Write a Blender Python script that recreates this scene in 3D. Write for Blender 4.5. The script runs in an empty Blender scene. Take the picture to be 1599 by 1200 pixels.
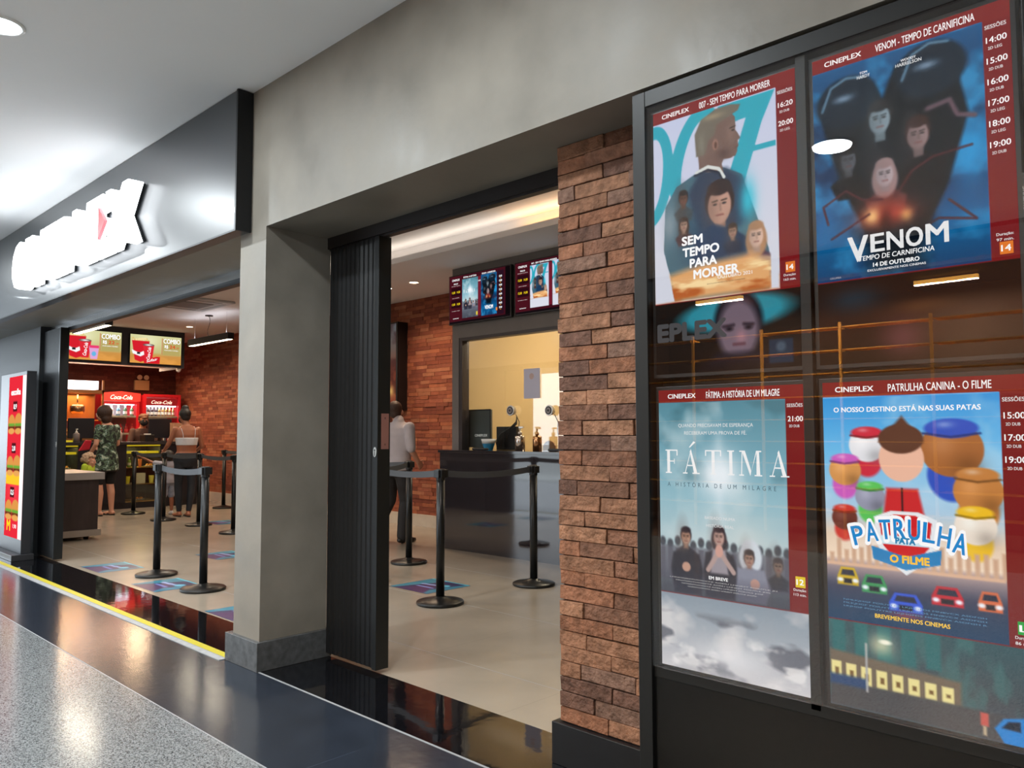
import bpy, bmesh, math, random
import numpy as np
from mathutils import Vector, Matrix
from mathutils.geometry import tessellate_polygon
random.seed(7)
PI = math.pi
SC = bpy.context.scene
COL = SC.collection

# ------------------------------------------------------------------ camera
f_px, yaw, pitch, roll = 1240.0, 0.7706, 0.0628, 0.0021
F = Vector((-math.sin(yaw)*math.cos(pitch), math.cos(yaw)*math.cos(pitch), math.sin(pitch)))
R0 = Vector((math.cos(yaw), math.sin(yaw), 0)); D0 = F.cross(R0)
Rr = R0*math.cos(roll) + D0*math.sin(roll); Dd = -R0*math.sin(roll) + D0*math.cos(roll)
cd = bpy.data.cameras.new('camera'); cam = bpy.data.objects.new('camera', cd); COL.objects.link(cam)
cd.sensor_width = 36; cd.lens = f_px/1599*36; cd.clip_start = .05; cd.clip_end = 300
M = Matrix((Rr, -Dd, -F)).transposed().to_4x4(); M.translation = Vector((0, 0, 1.25)); cam.matrix_world = M
SC.camera = cam
# ------------------------------------------------------------------ colour management, world
vs = SC.view_settings
vs.view_transform = 'Standard'; vs.look = 'None'; vs.gamma = 1; vs.exposure = 0.5; vs.use_curve_mapping = False
SC.cycles.max_bounces = 8; SC.cycles.diffuse_bounces = 4; SC.cycles.glossy_bounces = 4
SC.cycles.transparent_max_bounces = 12; SC.cycles.transmission_bounces = 6
SC.cycles.sample_clamp_indirect = 6; SC.cycles.caustics_reflective = False; SC.cycles.caustics_refractive = False
W = bpy.data.worlds.new('world'); SC.world = W; W.use_nodes = True
bg = W.node_tree.nodes['Background']; bg.inputs[0].default_value = (.80, .90, 1.0, 1); bg.inputs[1].default_value = 2.2

def area(name, loc, rot, sx, sy, power, col, shape='RECTANGLE', spread=PI):
    l = bpy.data.lights.new(name, 'AREA'); l.shape = shape; l.size = sx
    if shape in ('RECTANGLE', 'ELLIPSE'): l.size_y = sy
    l.energy = power; l.color = col; l.spread = spread
    o = bpy.data.objects.new(name, l); COL.objects.link(o); o.location = loc; o.rotation_euler = rot
    return o
# daylight arriving through the open mall entrance on the far side of the corridor (outside the glazing line)
area('entrance_daylight', (-13.0, -4.6, 1.7), (PI/2, 0, PI), 9.5, 2.9, 430, (.80, .91, 1.0))
# the mall end, open to daylight at the far left of the corridor
area('mall_end_daylight', (-24.0, -1.0, 1.7), (PI/2, 0, -PI/2), 5.6, 2.9, 190, (.80, .91, 1.0))
WARM = (1.0, .72, .48); COOL = (.90, .97, 1.0)

# ------------------------------------------------------------------ helpers
def lin(c):
    out = []
    for v in c[:3]:
        v = v/255
        out.append(v/12.92 if v <= .04045 else ((v+.055)/1.055)**2.4)
    return tuple(out)
def nlin(a):
    a = np.clip(a, 0, 255)/255
    return np.where(a <= .04045, a/12.92, ((a+.055)/1.055)**2.4)
MATS = {}
def nd(nt, t, **kw):
    n = nt.nodes.new(t)
    for k, v in kw.items():
        if k.startswith('i_'): n.inputs[k[2:].replace('_', ' ')].default_value = v
        else: setattr(n, k, v)
    return n
def mat(name, rgb, rough=.5, metal=0, spec=.5, noise=0, nscale=8, bump=0, bscale=60, emit=None, estr=0, coat=0, attr=False, detail=4, stretch=None, alpha=1, rvar=0):
    if name in MATS: return MATS[name]
    m = bpy.data.materials.new(name); m.use_nodes = True; nt = m.node_tree
    b = nt.nodes['Principled BSDF']; L = nt.links.new
    c = lin(rgb)+(1,)
    b.inputs['Base Color'].default_value = c; b.inputs['Roughness'].default_value = rough
    b.inputs['Metallic'].default_value = metal; b.inputs['Specular IOR Level'].default_value = spec
    b.inputs['Coat Weight'].default_value = coat; b.inputs['Coat Roughness'].default_value = .05
    if alpha < 1: b.inputs['Alpha'].default_value = alpha
    tc = nd(nt, 'ShaderNodeTexCoord'); vec = tc.outputs['Object']
    if stretch:
        mp = nd(nt, 'ShaderNodeMapping'); mp.inputs['Scale'].default_value = stretch; L(vec, mp.inputs[0]); vec = mp.outputs[0]
    colsock = None
    if attr:
        a = nd(nt, 'ShaderNodeAttribute', attribute_name='Col'); colsock = a.outputs['Color']
    if noise:
        n = nd(nt, 'ShaderNodeTexNoise'); n.inputs['Scale'].default_value = nscale; n.inputs['Detail'].default_value = detail; L(vec, n.inputs['Vector'])
        mr = nd(nt, 'ShaderNodeMapRange'); mr.inputs[1].default_value = .3; mr.inputs[2].default_value = .7
        mr.inputs[3].default_value = 1-noise; mr.inputs[4].default_value = 1+noise; L(n.outputs['Fac'], mr.inputs[0])
        mx = nd(nt, 'ShaderNodeMix', data_type='RGBA', blend_type='MULTIPLY'); mx.inputs[0].default_value = 1
        if colsock: L(colsock, mx.inputs[6])
        else: mx.inputs[6].default_value = c
        L(mr.outputs[0], mx.inputs[7]); colsock = mx.outputs[2]
        if rvar:
            m2 = nd(nt, 'ShaderNodeMapRange'); m2.inputs[1].default_value = .3; m2.inputs[2].default_value = .7
            m2.inputs[3].default_value = rough-rvar; m2.inputs[4].default_value = rough+rvar; L(n.outputs['Fac'], m2.inputs[0]); L(m2.outputs[0], b.inputs['Roughness'])
    if colsock: L(colsock, b.inputs['Base Color'])
    if bump:
        n2 = nd(nt, 'ShaderNodeTexNoise'); n2.inputs['Scale'].default_value = bscale; n2.inputs['Detail'].default_value = 5; L(vec, n2.inputs['Vector'])
        bp = nd(nt, 'ShaderNodeBump'); bp.inputs['Strength'].default_value = bump; bp.inputs['Distance'].default_value = .02
        L(n2.outputs['Fac'], bp.inputs['Height']); L(bp.outputs[0], b.inputs['Normal'])
    if emit:
        b.inputs['Emission Color'].default_value = lin(emit)+(1,); b.inputs['Emission Strength'].default_value = estr
    MATS[name] = m; return m
def art_mat(name, strength):
    if name in MATS: return MATS[name]
    m = bpy.data.materials.new(name); m.use_nodes = True; nt = m.node_tree; nt.nodes.clear()
    a = nd(nt, 'ShaderNodeAttribute', attribute_name='Col'); e = nd(nt, 'ShaderNodeEmission'); e.inputs[1].default_value = strength
    o = nd(nt, 'ShaderNodeOutputMaterial'); nt.links.new(a.outputs['Color'], e.inputs[0]); nt.links.new(e.outputs[0], o.inputs[0])
    MATS[name] = m; return m
def glass_mat(name, tint=(1, 1, 1), refl=1.0, rough=0.0):
    if name in MATS: return MATS[name]
    m = bpy.data.materials.new(name); m.use_nodes = True; nt = m.node_tree; nt.nodes.clear(); L = nt.links.new
    t = nd(nt, 'ShaderNodeBsdfTransparent'); t.inputs[0].default_value = tint+(1,)
    g = nd(nt, 'ShaderNodeBsdfGlossy'); g.inputs['Roughness'].default_value = rough
    fr = nd(nt, 'ShaderNodeLayerWeight'); pw = nd(nt, 'ShaderNodeMath', operation='POWER'); pw.inputs[1].default_value = 5; fr.inputs[0].default_value = .5; L(fr.outputs['Facing'], pw.inputs[0])
    mu = nd(nt, 'ShaderNodeMath', operation='MULTIPLY_ADD'); mu.inputs[1].default_value = .95*refl; mu.inputs[2].default_value = .045*refl; L(pw.outputs[0], mu.inputs[0])
    mx = nd(nt, 'ShaderNodeMixShader'); L(mu.outputs[0], mx.inputs[0]); L(t.outputs[0], mx.inputs[1]); L(g.outputs[0], mx.inputs[2])
    o = nd(nt, 'ShaderNodeOutputMaterial'); L(mx.outputs[0], o.inputs[0]); MATS[name] = m; return m

def tagp(o, label=None, cat=None, group=None, kind=None):
    if label: o['label'] = label
    if cat: o['category'] = cat
    if group: o['group'] = group
    if kind: o['kind'] = kind
    return o
def thing(name, label, cat, loc=(0, 0, 0), rz=0, group=None):
    o = bpy.data.objects.new(name, None); COL.objects.link(o); o.location = loc; o.rotation_euler = (0, 0, rz); o.empty_display_size = .1
    return tagp(o, label, cat, group)
def offs(p):
    v = Vector((0, 0, 0))
    while p is not None: v = v + Vector(p.location); p = p.parent
    return v
def dup(root, loc, rz=0, label=None, group=None):
    r = root.copy(); COL.objects.link(r); r.location = loc; r.rotation_euler = (0, 0, rz)
    if label: r['label'] = label
    if group: r['group'] = group
    for ch in list(root.children):
        c = ch.copy(); COL.objects.link(c); c.parent = r
        for g in ch.children:
            d = g.copy(); COL.objects.link(d); d.parent = c
    return r

class MB:
    """collects polygons (world coordinates) and builds ONE mesh object"""
    def __init__(s): s.v = []; s.f = []; s.m = []; s.c = []; s.sm = []
    def add(s, vs_, fs, mi=0, col=None, smooth=False):
        b = len(s.v); s.v += [tuple(x) for x in vs_]
        for f_ in fs: s.f.append([b+i for i in f_]); s.m.append(mi); s.c.append(col); s.sm.append(smooth)
        return s
    def box(s, x0, x1, y0, y1, z0, z1, mi=0, col=None, jit=0):
        vs_ = [[x, y, z] for x in (x0, x1) for y in (y0, y1) for z in (z0, z1)]
        if jit:
            for p in vs_:
                for k in range(3): p[k] += random.uniform(-jit, jit)
        return s.add(vs_, [(0, 1, 3, 2), (4, 6, 7, 5), (0, 4, 5, 1), (2, 3, 7, 6), (0, 2, 6, 4), (1, 5, 7, 3)], mi, col)
    def lathe(s, c, prof, n=24, axis='z', mi=0, sx=1, sy=1, cap=True, smooth=True, rot=0):
        """prof: list of (r, h)"""
        vs_ = []
        for r, h in prof:
            for i in range(n):
                a = 2*PI*i/n+rot; p, q = r*math.cos(a)*sx, r*math.sin(a)*sy
                if axis == 'z': vs_.append((c[0]+p, c[1]+q, c[2]+h))
                elif axis == 'y': vs_.append((c[0]+p, c[1]+h, c[2]+q))
                else: vs_.append((c[0]+h, c[1]+p, c[2]+q))
        fs = []
        for k in range(len(prof)-1):
            for i in range(n): j = (i+1) % n; fs.append((k*n+i, k*n+j, (k+1)*n+j, (k+1)*n+i))
        s.add(vs_, fs, mi, None, smooth)
        if cap:
            b = len(s.v)-len(vs_)
            s.f.append([b+i for i in reversed(range(n))]); s.m.append(mi); s.c.append(None); s.sm.append(False)
            s.f.append([b+(len(prof)-1)*n+i for i in range(n)]); s.m.append(mi); s.c.append(None); s.sm.append(False)
        return s
    def tube(s, pts, r, n=8, mi=0, r1=None):
        P = [Vector(p) for p in pts]; N = len(P); vs_ = []
        for k, p in enumerate(P):
            t = (P[min(k+1, N-1)]-P[max(k-1, 0)]).normalized()
            u = t.cross(Vector((0, 0, 1)));
            if u.length < .05: u = t.cross(Vector((0, 1, 0)))
            u.normalize(); w = t.cross(u)
            rr = r if r1 is None else r+(r1-r)*k/(N-1)
            for i in range(n):
                a = 2*PI*i/n; vs_.append(p+u*rr*math.cos(a)+w*rr*math.sin(a))
        fs = [(k*n+i, k*n+(i+1) % n, (k+1)*n+(i+1) % n, (k+1)*n+i) for k in range(N-1) for i in range(n)]
        fs += [tuple(reversed(range(n))), tuple((N-1)*n+i for i in range(n))]
        return s.add(vs_, fs, mi, None, True)
    def ball(s, c, r, n=12, mi=0, sc=(1, 1, 1), rot=None):
        vs_ = []; m_ = n//2; c = Vector(c)
        for k in range(1, m_):
            t = PI*k/m_
            for i in range(n):
                a = 2*PI*i/n; vs_.append(Vector((r*sc[0]*math.sin(t)*math.cos(a), r*sc[1]*math.sin(t)*math.sin(a), r*sc[2]*math.cos(t))))
        vs_ += [Vector((0, 0, r*sc[2])), Vector((0, 0, -r*sc[2]))]
        if rot is not None: vs_ = [rot @ v for v in vs_]
        vs_ = [v+c for v in vs_]
        T = (m_-1)*n; fs = [(k*n+i, (k+1)*n+i, (k+1)*n+(i+1) % n, k*n+(i+1) % n) for k in range(m_-2) for i in range(n)]
        fs += [(T, i, (i+1) % n) for i in range(n)] + [(T+1, (m_-2)*n+(i+1) % n, (m_-2)*n+i) for i in range(n)]
        return s.add(vs_, fs, mi, None, True)
    def limb(s, p0, r0, p1, r1, n=12, mi=0):
        s.ball(p0, r0, n, mi); s.ball(p1, r1, n, mi); return s.tube([p0, p1], r0, n, mi, r1)
    def prism(s, pts, fn, d0, d1, mi=0, col=None):
        """2D outline pts extruded from depth d0 to d1; fn(u,v,d) -> world"""
        n = len(pts); T = tessellate_polygon([[Vector((p[0], p[1], 0)) for p in pts]])
        A = [fn(p[0], p[1], d0) for p in pts]; B = [fn(p[0], p[1], d1) for p in pts]
        fs = [tuple(t) for t in T]+[tuple(n+i for i in reversed(t)) for t in T]+[(i, (i+1) % n, n+(i+1) % n, n+i) for i in range(n)]
        return s.add(A+B, fs, mi, col)
    def build(s, name, mats, parent=None, bevel=0, kind=None, remesh=0, smooth_it=0, hascol=False, seg=2):
        me = bpy.data.meshes.new(name); o_ = offs(parent)
        me.from_pydata([tuple(Vector(v)-o_) for v in s.v], [], s.f)
        if not isinstance(mats, (list, tuple)): mats = [mats]
        for m_ in mats: me.materials.append(m_)
        me.polygons.foreach_set('material_index', s.m); me.polygons.foreach_set('use_smooth', s.sm)
        if hascol:
            at = me.color_attributes.new('Col', 'FLOAT_COLOR', 'CORNER'); data = []
            for f_, c in zip(s.f, s.c):
                c = c or (1, 1, 1)
                if isinstance(c[0], (tuple, list)): 
                    for q in c: data += [*q, 1]
                else:
                    data += [*c, 1]*len(f_)
            at.data.foreach_set('color', data)
        if not s.v: raise ValueError(name)
        me.validate(); me.update()
        if not remesh:
            bm = bmesh.new(); bm.from_mesh(me); bmesh.ops.recalc_face_normals(bm, faces=bm.faces); bm.to_mesh(me); bm.free()
        o = bpy.data.objects.new(name, me); COL.objects.link(o)
        if parent: o.parent = parent
        if bevel: md = o.modifiers.new('bevel', 'BEVEL'); md.width = bevel; md.segments = seg; md.limit_method = 'ANGLE'; md.angle_limit = .6
        if remesh:
            md = o.modifiers.new('remesh', 'REMESH'); md.mode = 'VOXEL'; md.voxel_size = remesh; md.use_smooth_shade = True
            if smooth_it: ms = o.modifiers.new('smooth', 'SMOOTH'); ms.iterations = smooth_it; ms.factor = .5
        if kind: o['kind'] = kind
        return o
def struct(name, mb, m, parent=None, **kw): return mb.build(name, m, parent, kind='structure', **kw)

# --- text as flat polygons
_tc = {}
def glyphs(body, bold=0, shear=0, spacing=1):
    k = (body, bold, shear, spacing)
    if k not in _tc:
        c = bpy.data.curves.new('t', 'FONT'); c.body = body; c.size = 1; c.offset = bold; c.shear = shear; c.space_character = spacing; c.resolution_u = 3; c.fill_mode = 'FRONT' if hasattr(c, 'fill_mode') else c.fill_mode
        o = bpy.data.objects.new('t', c); COL.objects.link(o); bpy.context.view_layer.update()
        me = bpy.data.meshes.new_from_object(o.evaluated_get(bpy.context.evaluated_depsgraph_get()))
        V = [(v.co.x, v.co.y) for v in me.vertices]; Fs = [tuple(p.vertices) for p in me.polygons]
        bpy.data.objects.remove(o); bpy.data.curves.remove(c); bpy.data.meshes.remove(me)
        xs = [v[0] for v in V] or [0, 1]; ys = [v[1] for v in V] or [0, 1]
        _tc[k] = (V, Fs, min(xs), max(xs), min(ys), max(ys))
    return _tc[k]
def text(mb, body, fn, u, v, h, w=None, col=(1, 1, 1), mi=0, align='c', bold=.012, shear=0, rot=0, d=.0006, spacing=1):
    """draws body with cap height about h, centred at u, with its middle at v; w = forced width"""
    V, Fs, x0, x1, y0, y1 = glyphs(body, 0, shear, spacing)
    sy = h/.73; sx = sy if w is None else w/(x1-x0)
    off = {'c': (x0+x1)/2, 'l': x0, 'r': x1}[align]; cr, sr = math.cos(rot), math.sin(rot); P = []
    bd = max(0, bold)*sy*1.1; sh_ = [(0, 0)] if bd < 1e-6 else [(-bd, -bd*.5), (bd, bd*.5), (-bd, bd*.5), (bd, -bd*.5)] if bold < .03 else [(bd*r_*math.cos(a_*PI/4), bd*r_*math.sin(a_*PI/4)) for a_ in range(8) for r_ in (1, .5)]
    for kx, (du, dv) in enumerate(sh_):
        P = []
        for x, y in V:
            a, b = (x-off)*sx+du, (y-.36)*sy+dv
            P.append(fn(u+a*cr-b*sr, v+a*sr+b*cr, d+kx*2e-5))
        mb.add(P, Fs, mi, col)
def text3d(mb, body, fn, u, v, h, w, d0, d1, mi=0, bold=.03):
    V, Fs, x0, x1, y0, y1 = glyphs(body, bold)
    sy = h/.73; sx = w/(x1-x0); P2 = [(u+(x-(x0+x1)/2)*sx, v+(y-.36)*sy) for x, y in V]
    n = len(P2); edges = {}
    for f_ in Fs:
        for i in range(len(f_)):
            a, b = f_[i], f_[(i+1) % len(f_)]; k = (min(a, b), max(a, b)); edges.setdefault(k, []).append((a, b))
    fs = [f_ for f_ in Fs]+[tuple(n+i for i in reversed(f_)) for f_ in Fs]+[(e[0][1], e[0][0], n+e[0][0], n+e[0][1]) for e in edges.values() if len(e) == 1]
    mb.add([fn(p[0], p[1], d1) for p in P2]+[fn(p[0], p[1], d0) for p in P2], fs, mi)

# --- raster painter whose pixels become the vertex colours of a printed or lit picture
class Img:
    def __init__(s, w, h, nx):
        s.w, s.h = w, h; s.nx = nx; s.ny = max(2, int(nx*h/w)); s.a = np.zeros((s.ny, s.nx, 3))
        s.X, s.Y = np.meshgrid((np.arange(s.nx)/(s.nx-1))*w, (np.arange(s.ny)/(s.ny-1))*h)
        s.px = w/(nx-1); s.region(0, 0, w, h)
    def region(s, x, y, w, h):
        s.rx, s.ry, s.rw, s.rh = x, y, w, h; s.U = (s.X-x)/w; s.V = (s.Y-y)/w; e = s.px*.6/w
        s.clip = ((s.U >= -e) & (s.U <= 1+e) & (s.V >= -e) & (s.V <= h/w+e)).astype(float); s.ar = h/w; s.e = s.px/w*.8
    def put(s, al, col):
        al = (np.clip(al, 0, 1)*s.clip)[..., None]; s.a = s.a*(1-al)+np.asarray(col, float)*al
    def fill(s, c): s.put(np.ones_like(s.U), c)
    def grad(s, stops, axis='v'):
        t = s.V/s.ar if axis == 'v' else s.U
        xs = [q[0] for q in stops]; c = np.stack([np.interp(t, xs, [q[1][k] for q in stops]) for k in range(3)], -1); s.put(np.ones_like(t), c)
    def ell(s, cx, cy, rx, ry, c, f=0, rot=0, a=1):
        x, y = s.U-cx, s.V-cy; cr, sr = math.cos(rot), math.sin(rot); x, y = x*cr+y*sr, -x*sr+y*cr
        d = (np.sqrt((x/rx)**2+(y/ry)**2)-1)*min(rx, ry); f = max(f, s.e); s.put(a*(.5-d/f), c)
    def glow(s, cx, cy, rx, ry, c, a=1, p=2):
        d = ((s.U-cx)/rx)**2+((s.V-cy)/ry)**2; s.put(a*np.exp(-d*p), c)
    def poly(s, P, c, f=0, a=1):
        n = len(P); ins = np.zeros(s.U.shape, bool); dm = np.full(s.U.shape, 9.)
        for i in range(n):
            (x1, y1), (x2, y2) = P[i], P[(i+1) % n]
            if y1 != y2:
                k = ((y1 > s.V) != (y2 > s.V)) & (s.U < (x2-x1)*(s.V-y1)/(y2-y1)+x1); ins ^= k
            L2 = (x2-x1)**2+(y2-y1)**2+1e-9; t = np.clip(((s.U-x1)*(x2-x1)+(s.V-y1)*(y2-y1))/L2, 0, 1)
            dm = np.minimum(dm, np.hypot(s.U-x1-t*(x2-x1), s.V-y1-t*(y2-y1)))
        d = np.where(ins, -dm, dm); f = max(f, s.e); s.put(a*(.5-d/f), c)
    def line(s, P, w, c, f=0, a=1):
        dm = np.full(s.U.shape, 9.)
        for i in range(len(P)-1):
            (x1, y1), (x2, y2) = P[i], P[i+1]; L2 = (x2-x1)**2+(y2-y1)**2+1e-9
            t = np.clip(((s.U-x1)*(x2-x1)+(s.V-y1)*(y2-y1))/L2, 0, 1); dm = np.minimum(dm, np.hypot(s.U-x1-t*(x2-x1), s.V-y1-t*(y2-y1)))
        f = max(f, s.e); s.put(a*(.5-(dm-w/2)/f), c)
    def rect(s, x0, y0, x1, y1, c, f=0, a=1): s.poly([(x0, y0), (x1, y0), (x1, y1), (x0, y1)], c, f, a)
    def noise(s, sc, seed, oct=4, sx=1):
        rng = np.random.RandomState(seed); out = np.zeros(s.U.shape); amp = 1; tot = 0
        for o in range(oct):
            g = rng.rand(64, 64); x = (s.U*sc*sx) % 63; y = (s.V*sc) % 63; xi, yi = np.floor(x).astype(int), np.floor(y).astype(int)
            fx, fy = x-xi, y-yi; fx = fx*fx*(3-2*fx); fy = fy*fy*(3-2*fy); x1, y1 = (xi+1) % 64, (yi+1) % 64
            out += amp*((g[yi, xi]*(1-fx)+g[yi, x1]*fx)*(1-fy)+(g[y1, xi]*(1-fx)+g[y1, x1]*fx)*fy); tot += amp; amp *= .5; sc *= 2
        return out/tot
    def cloud(s, sc, seed, c, lo=.45, hi=.65, a=1, sx=1, v0=None, v1=None):
        n = np.clip((s.noise(sc, seed, 4, sx)-lo)/(hi-lo), 0, 1)*a
        if v0 is not None: n = n*np.clip((s.V-v0)/.06, 0, 1)*np.clip((v1-s.V)/.06, 0, 1)
        s.put(n, c)
    def emit(s, mb, fn, mi=0, d=0):
        """grid mesh, top-left of the picture at fn(0, 0)"""
        C = nlin(s.a); b = len(mb.v); nx, ny = s.nx, s.ny
        for j in range(ny):
            for i in range(nx): mb.v.append(tuple(fn(s.w*i/(nx-1), -s.h*j/(ny-1), d)))
        Cl = [[tuple(C[j, i]) for i in range(nx)] for j in range(ny)]
        for j in range(ny-1):
            for i in range(nx-1):
                k = b+j*nx+i; mb.f.append([k, k+nx, k+nx+1, k+1]); mb.m.append(mi); mb.sm.append(False)
                mb.c.append((Cl[j][i], Cl[j+1][i], Cl[j+1][i+1], Cl[j][i+1]))
def onY(x0, y0, z0): return lambda u, v, d: (x0+u, y0-d, z0+v)        # a surface that faces the corridor (-y)
def onX(x0, y0, z0): return lambda u, v, d: (x0+d, y0+u, z0+v)        # a surface that faces the right side (+x)
def onZ(x0, y0, z0, rz=0):
    c, s_ = math.cos(rz), math.sin(rz); return lambda u, v, d: (x0+u*c-v*s_, y0+u*s_+v*c, z0+d)

# ------------------------------------------------------------------ materials
concrete = mat('burnt_cement', (132, 126, 116), .5, noise=.17, nscale=3.2, bump=.12, bscale=9, rvar=.1, spec=.4)
cement_dark = mat('dark_cement', (112, 106, 102), .6, noise=.10, nscale=3, bump=.08, bscale=12)
plaster = mat('ceiling_plaster', (240, 241, 242), .8, noise=.015, nscale=1.2)
plaster_in = mat('white_ceiling_paint', (228, 226, 228), .85)
black_metal = mat('black_metal', (19, 20, 22), .4, spec=.35)
black_satin = mat('black_satin_panel', (40, 43, 46), .16, metal=0, spec=1.0, coat=.6)
black_plastic = mat('black_plastic', (22, 22, 24), .4)
gran_black = mat('black_granite', (16, 17, 20), .06, noise=.5, nscale=60, spec=.8)
alu = mat('aluminium', (200, 202, 205), .25, metal=1)
beige_paint = mat('beige_paint', (214, 188, 140), .7)
slate = mat('slate_paint', (26, 30, 34), .55, noise=.05, nscale=3)
white_pl = mat('white_plastic', (225, 225, 222), .45)
yellow_tape = mat('yellow_tape', (196, 184, 48), .45, noise=.06, nscale=30)
grout = mat('pale_grout', (150, 152, 155), .7)

def granite():
    m = mat('grey_granite', (148, 152, 155), .10, spec=.5); nt = m.node_tree; L = nt.links.new; b = nt.nodes['Principled BSDF']
    tc = nd(nt, 'ShaderNodeTexCoord'); v = nd(nt, 'ShaderNodeTexVoronoi'); v.inputs['Scale'].default_value = 230; L(tc.outputs['Object'], v.inputs['Vector'])
    n = nd(nt, 'ShaderNodeTexNoise'); n.inputs['Scale'].default_value = 90; n.inputs['Detail'].default_value = 3; L(tc.outputs['Object'], n.inputs['Vector'])
    sep = nd(nt, 'ShaderNodeSeparateColor'); L(v.outputs['Color'], sep.inputs[0])
    ad = nd(nt, 'ShaderNodeMath', operation='ADD'); L(sep.outputs[0], ad.inputs[0]); L(n.outputs['Fac'], ad.inputs[1])
    r = nd(nt, 'ShaderNodeValToRGB'); e = r.color_ramp.elements; e[0].position = .42; e[0].color = lin((62, 65, 68))+(1,); e[1].position = 1.35/1.5; e[1].color = lin((146, 150, 152))+(1,)
    k = e.new(.62); k.color = lin((104, 108, 110))+(1,)
    md = nd(nt, 'ShaderNodeMath', operation='MULTIPLY'); md.inputs[1].default_value = .75; L(ad.outputs[0], md.inputs[0]); L(md.outputs[0], r.inputs[0]); L(r.outputs[0], b.inputs['Base Color'])
    b.inputs['Roughness'].default_value = .16
    return m
def tiled(name, rgb, rough, tile, seam, off=(0, 0), noise=.08, nscale=1.5, dark=.6, spec=.5, bumpy=0):
    """polished tile floor: colour noise and thin joints on a square grid"""
    m = mat(name, rgb, rough, spec=spec); nt = m.node_tree; L = nt.links.new; b = nt.nodes['Principled BSDF']
    tc = nd(nt, 'ShaderNodeTexCoord'); sx = nd(nt, 'ShaderNodeSeparateXYZ'); L(tc.outputs['Object'], sx.inputs[0]); outs = []
    for k in (0, 1):
        if not tile[k]: continue
        a = nd(nt, 'ShaderNodeMath', operation='ADD'); a.inputs[1].default_value = off[k]+100*tile[k]; L(sx.outputs[k], a.inputs[0])
        d = nd(nt, 'ShaderNodeMath', operation='DIVIDE'); d.inputs[1].default_value = tile[k]; L(a.outputs[0], d.inputs[0])
        fr = nd(nt, 'ShaderNodeMath', operation='FRACT'); L(d.outputs[0], fr.inputs[0])
        c = nd(nt, 'ShaderNodeMath', operation='LESS_THAN'); c.inputs[1].default_value = seam/tile[k]; L(fr.outputs[0], c.inputs[0]); outs.append(c.outputs[0])
    s_ = outs[0]
    if len(outs) > 1:
        mx_ = nd(nt, 'ShaderNodeMath', operation='MAXIMUM'); L(outs[0], mx_.inputs[0]); L(outs[1], mx_.inputs[1]); s_ = mx_.outputs[0]
    n = nd(nt, 'ShaderNodeTexNoise'); n.inputs['Scale'].default_value = nscale; n.inputs['Detail'].default_value = 6; L(tc.outputs['Object'], n.inputs['Vector'])
    mr = nd(nt, 'ShaderNodeMapRange'); mr.inputs[1].default_value = .3; mr.inputs[2].default_value = .7; mr.inputs[3].default_value = 1-noise; mr.inputs[4].default_value = 1+noise; L(n.outputs['Fac'], mr.inputs[0])
    j = nd(nt, 'ShaderNodeMapRange'); j.inputs[3].default_value = 1; j.inputs[4].default_value = dark; L(s_, j.inputs[0])
    mu = nd(nt, 'ShaderNodeMath', operation='MULTIPLY'); L(mr.outputs[0], mu.inputs[0]); L(j.outputs[0], mu.inputs[1])
    mx = nd(nt, 'ShaderNodeMix', data_type='RGBA', blend_type='MULTIPLY'); mx.inputs[0].default_value = 1; mx.inputs[6].default_value = lin(rgb)+(1,); L(mu.outputs[0], mx.inputs[7]); L(mx.outputs[2], b.inputs['Base Color'])
    if bumpy:
        n2 = nd(nt, 'ShaderNodeTexNoise'); n2.inputs['Scale'].default_value = 14; L(tc.outputs['Object'], n2.inputs['Vector'])
        bp = nd(nt, 'ShaderNodeBump'); bp.inputs['Strength'].default_value = bumpy; bp.inputs['Distance'].default_value = .01; L(n2.outputs['Fac'], bp.inputs['Height']); L(bp.outputs[0], b.inputs['Normal'])
    return m
brick_pier = mat('rustic_brick', (150, 96, 70), .85, attr=True, noise=.34, nscale=26, bump=.7, bscale=55, spec=.2)
brick_in = mat('thin_red_brick', (150, 80, 55), .8, attr=True, noise=.12, nscale=14, bump=.35, bscale=60, spec=.25)
mortar = mat('dark_joint', (44, 26, 20), .9)

# ------------------------------------------------------------------ setting: floors
YF = 2.14          # face of the concrete facade
struct('floor', MB().box(-30, 4, -4, 1.553, -.1, 0), granite())
struct('floor', MB().box(-30, 4, 1.553, 2.128, -.1, 0), tiled('blue_black_tile', (40, 46, 56), .17, (1.26, 0), .003, (2.69, 0), .15, 5, 1.9, .4, .06))
struct('floor', MB().box(-12, 4, 2.128, 2.56, -.1, 0), tiled('threshold_granite', (13, 14, 18), .05, (1.26, 0), .002, (1.1, 0), .5, 30, 2.5, .7, .03))
struct('floor', MB().box(-17, 0, 2.56, 8.8, -.1, 0), tiled('beige_porcelain', (158, 148, 134), .22, (1.0, .0), .003, (.57, 0), .10, 1.8, .82, .5))
g = MB(); g.box(-30, 4, 1.550, 1.556, 0, .0008); g.box(-30, 4, 2.123, 2.134, 0, .0012)
for y in (3.0, 4.0, 5.0): g.box(-16, -1.6, y-.0015, y+.0015, 0, .0004)
struct('trim_1', g, grout)
struct('trim_2', MB().box(-14, -4.29, 2.085, 2.122, 0, .004), mat('worn_white_strip', (165, 168, 172), .5, noise=.15, nscale=25))
tp = MB().box(-14, -4.29, 2.135, 2.182, .0, .002).build('floor_tape', yellow_tape); tagp(tp, 'yellow warning tape stuck along the black threshold of the snack bar entrance', 'tape')

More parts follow.
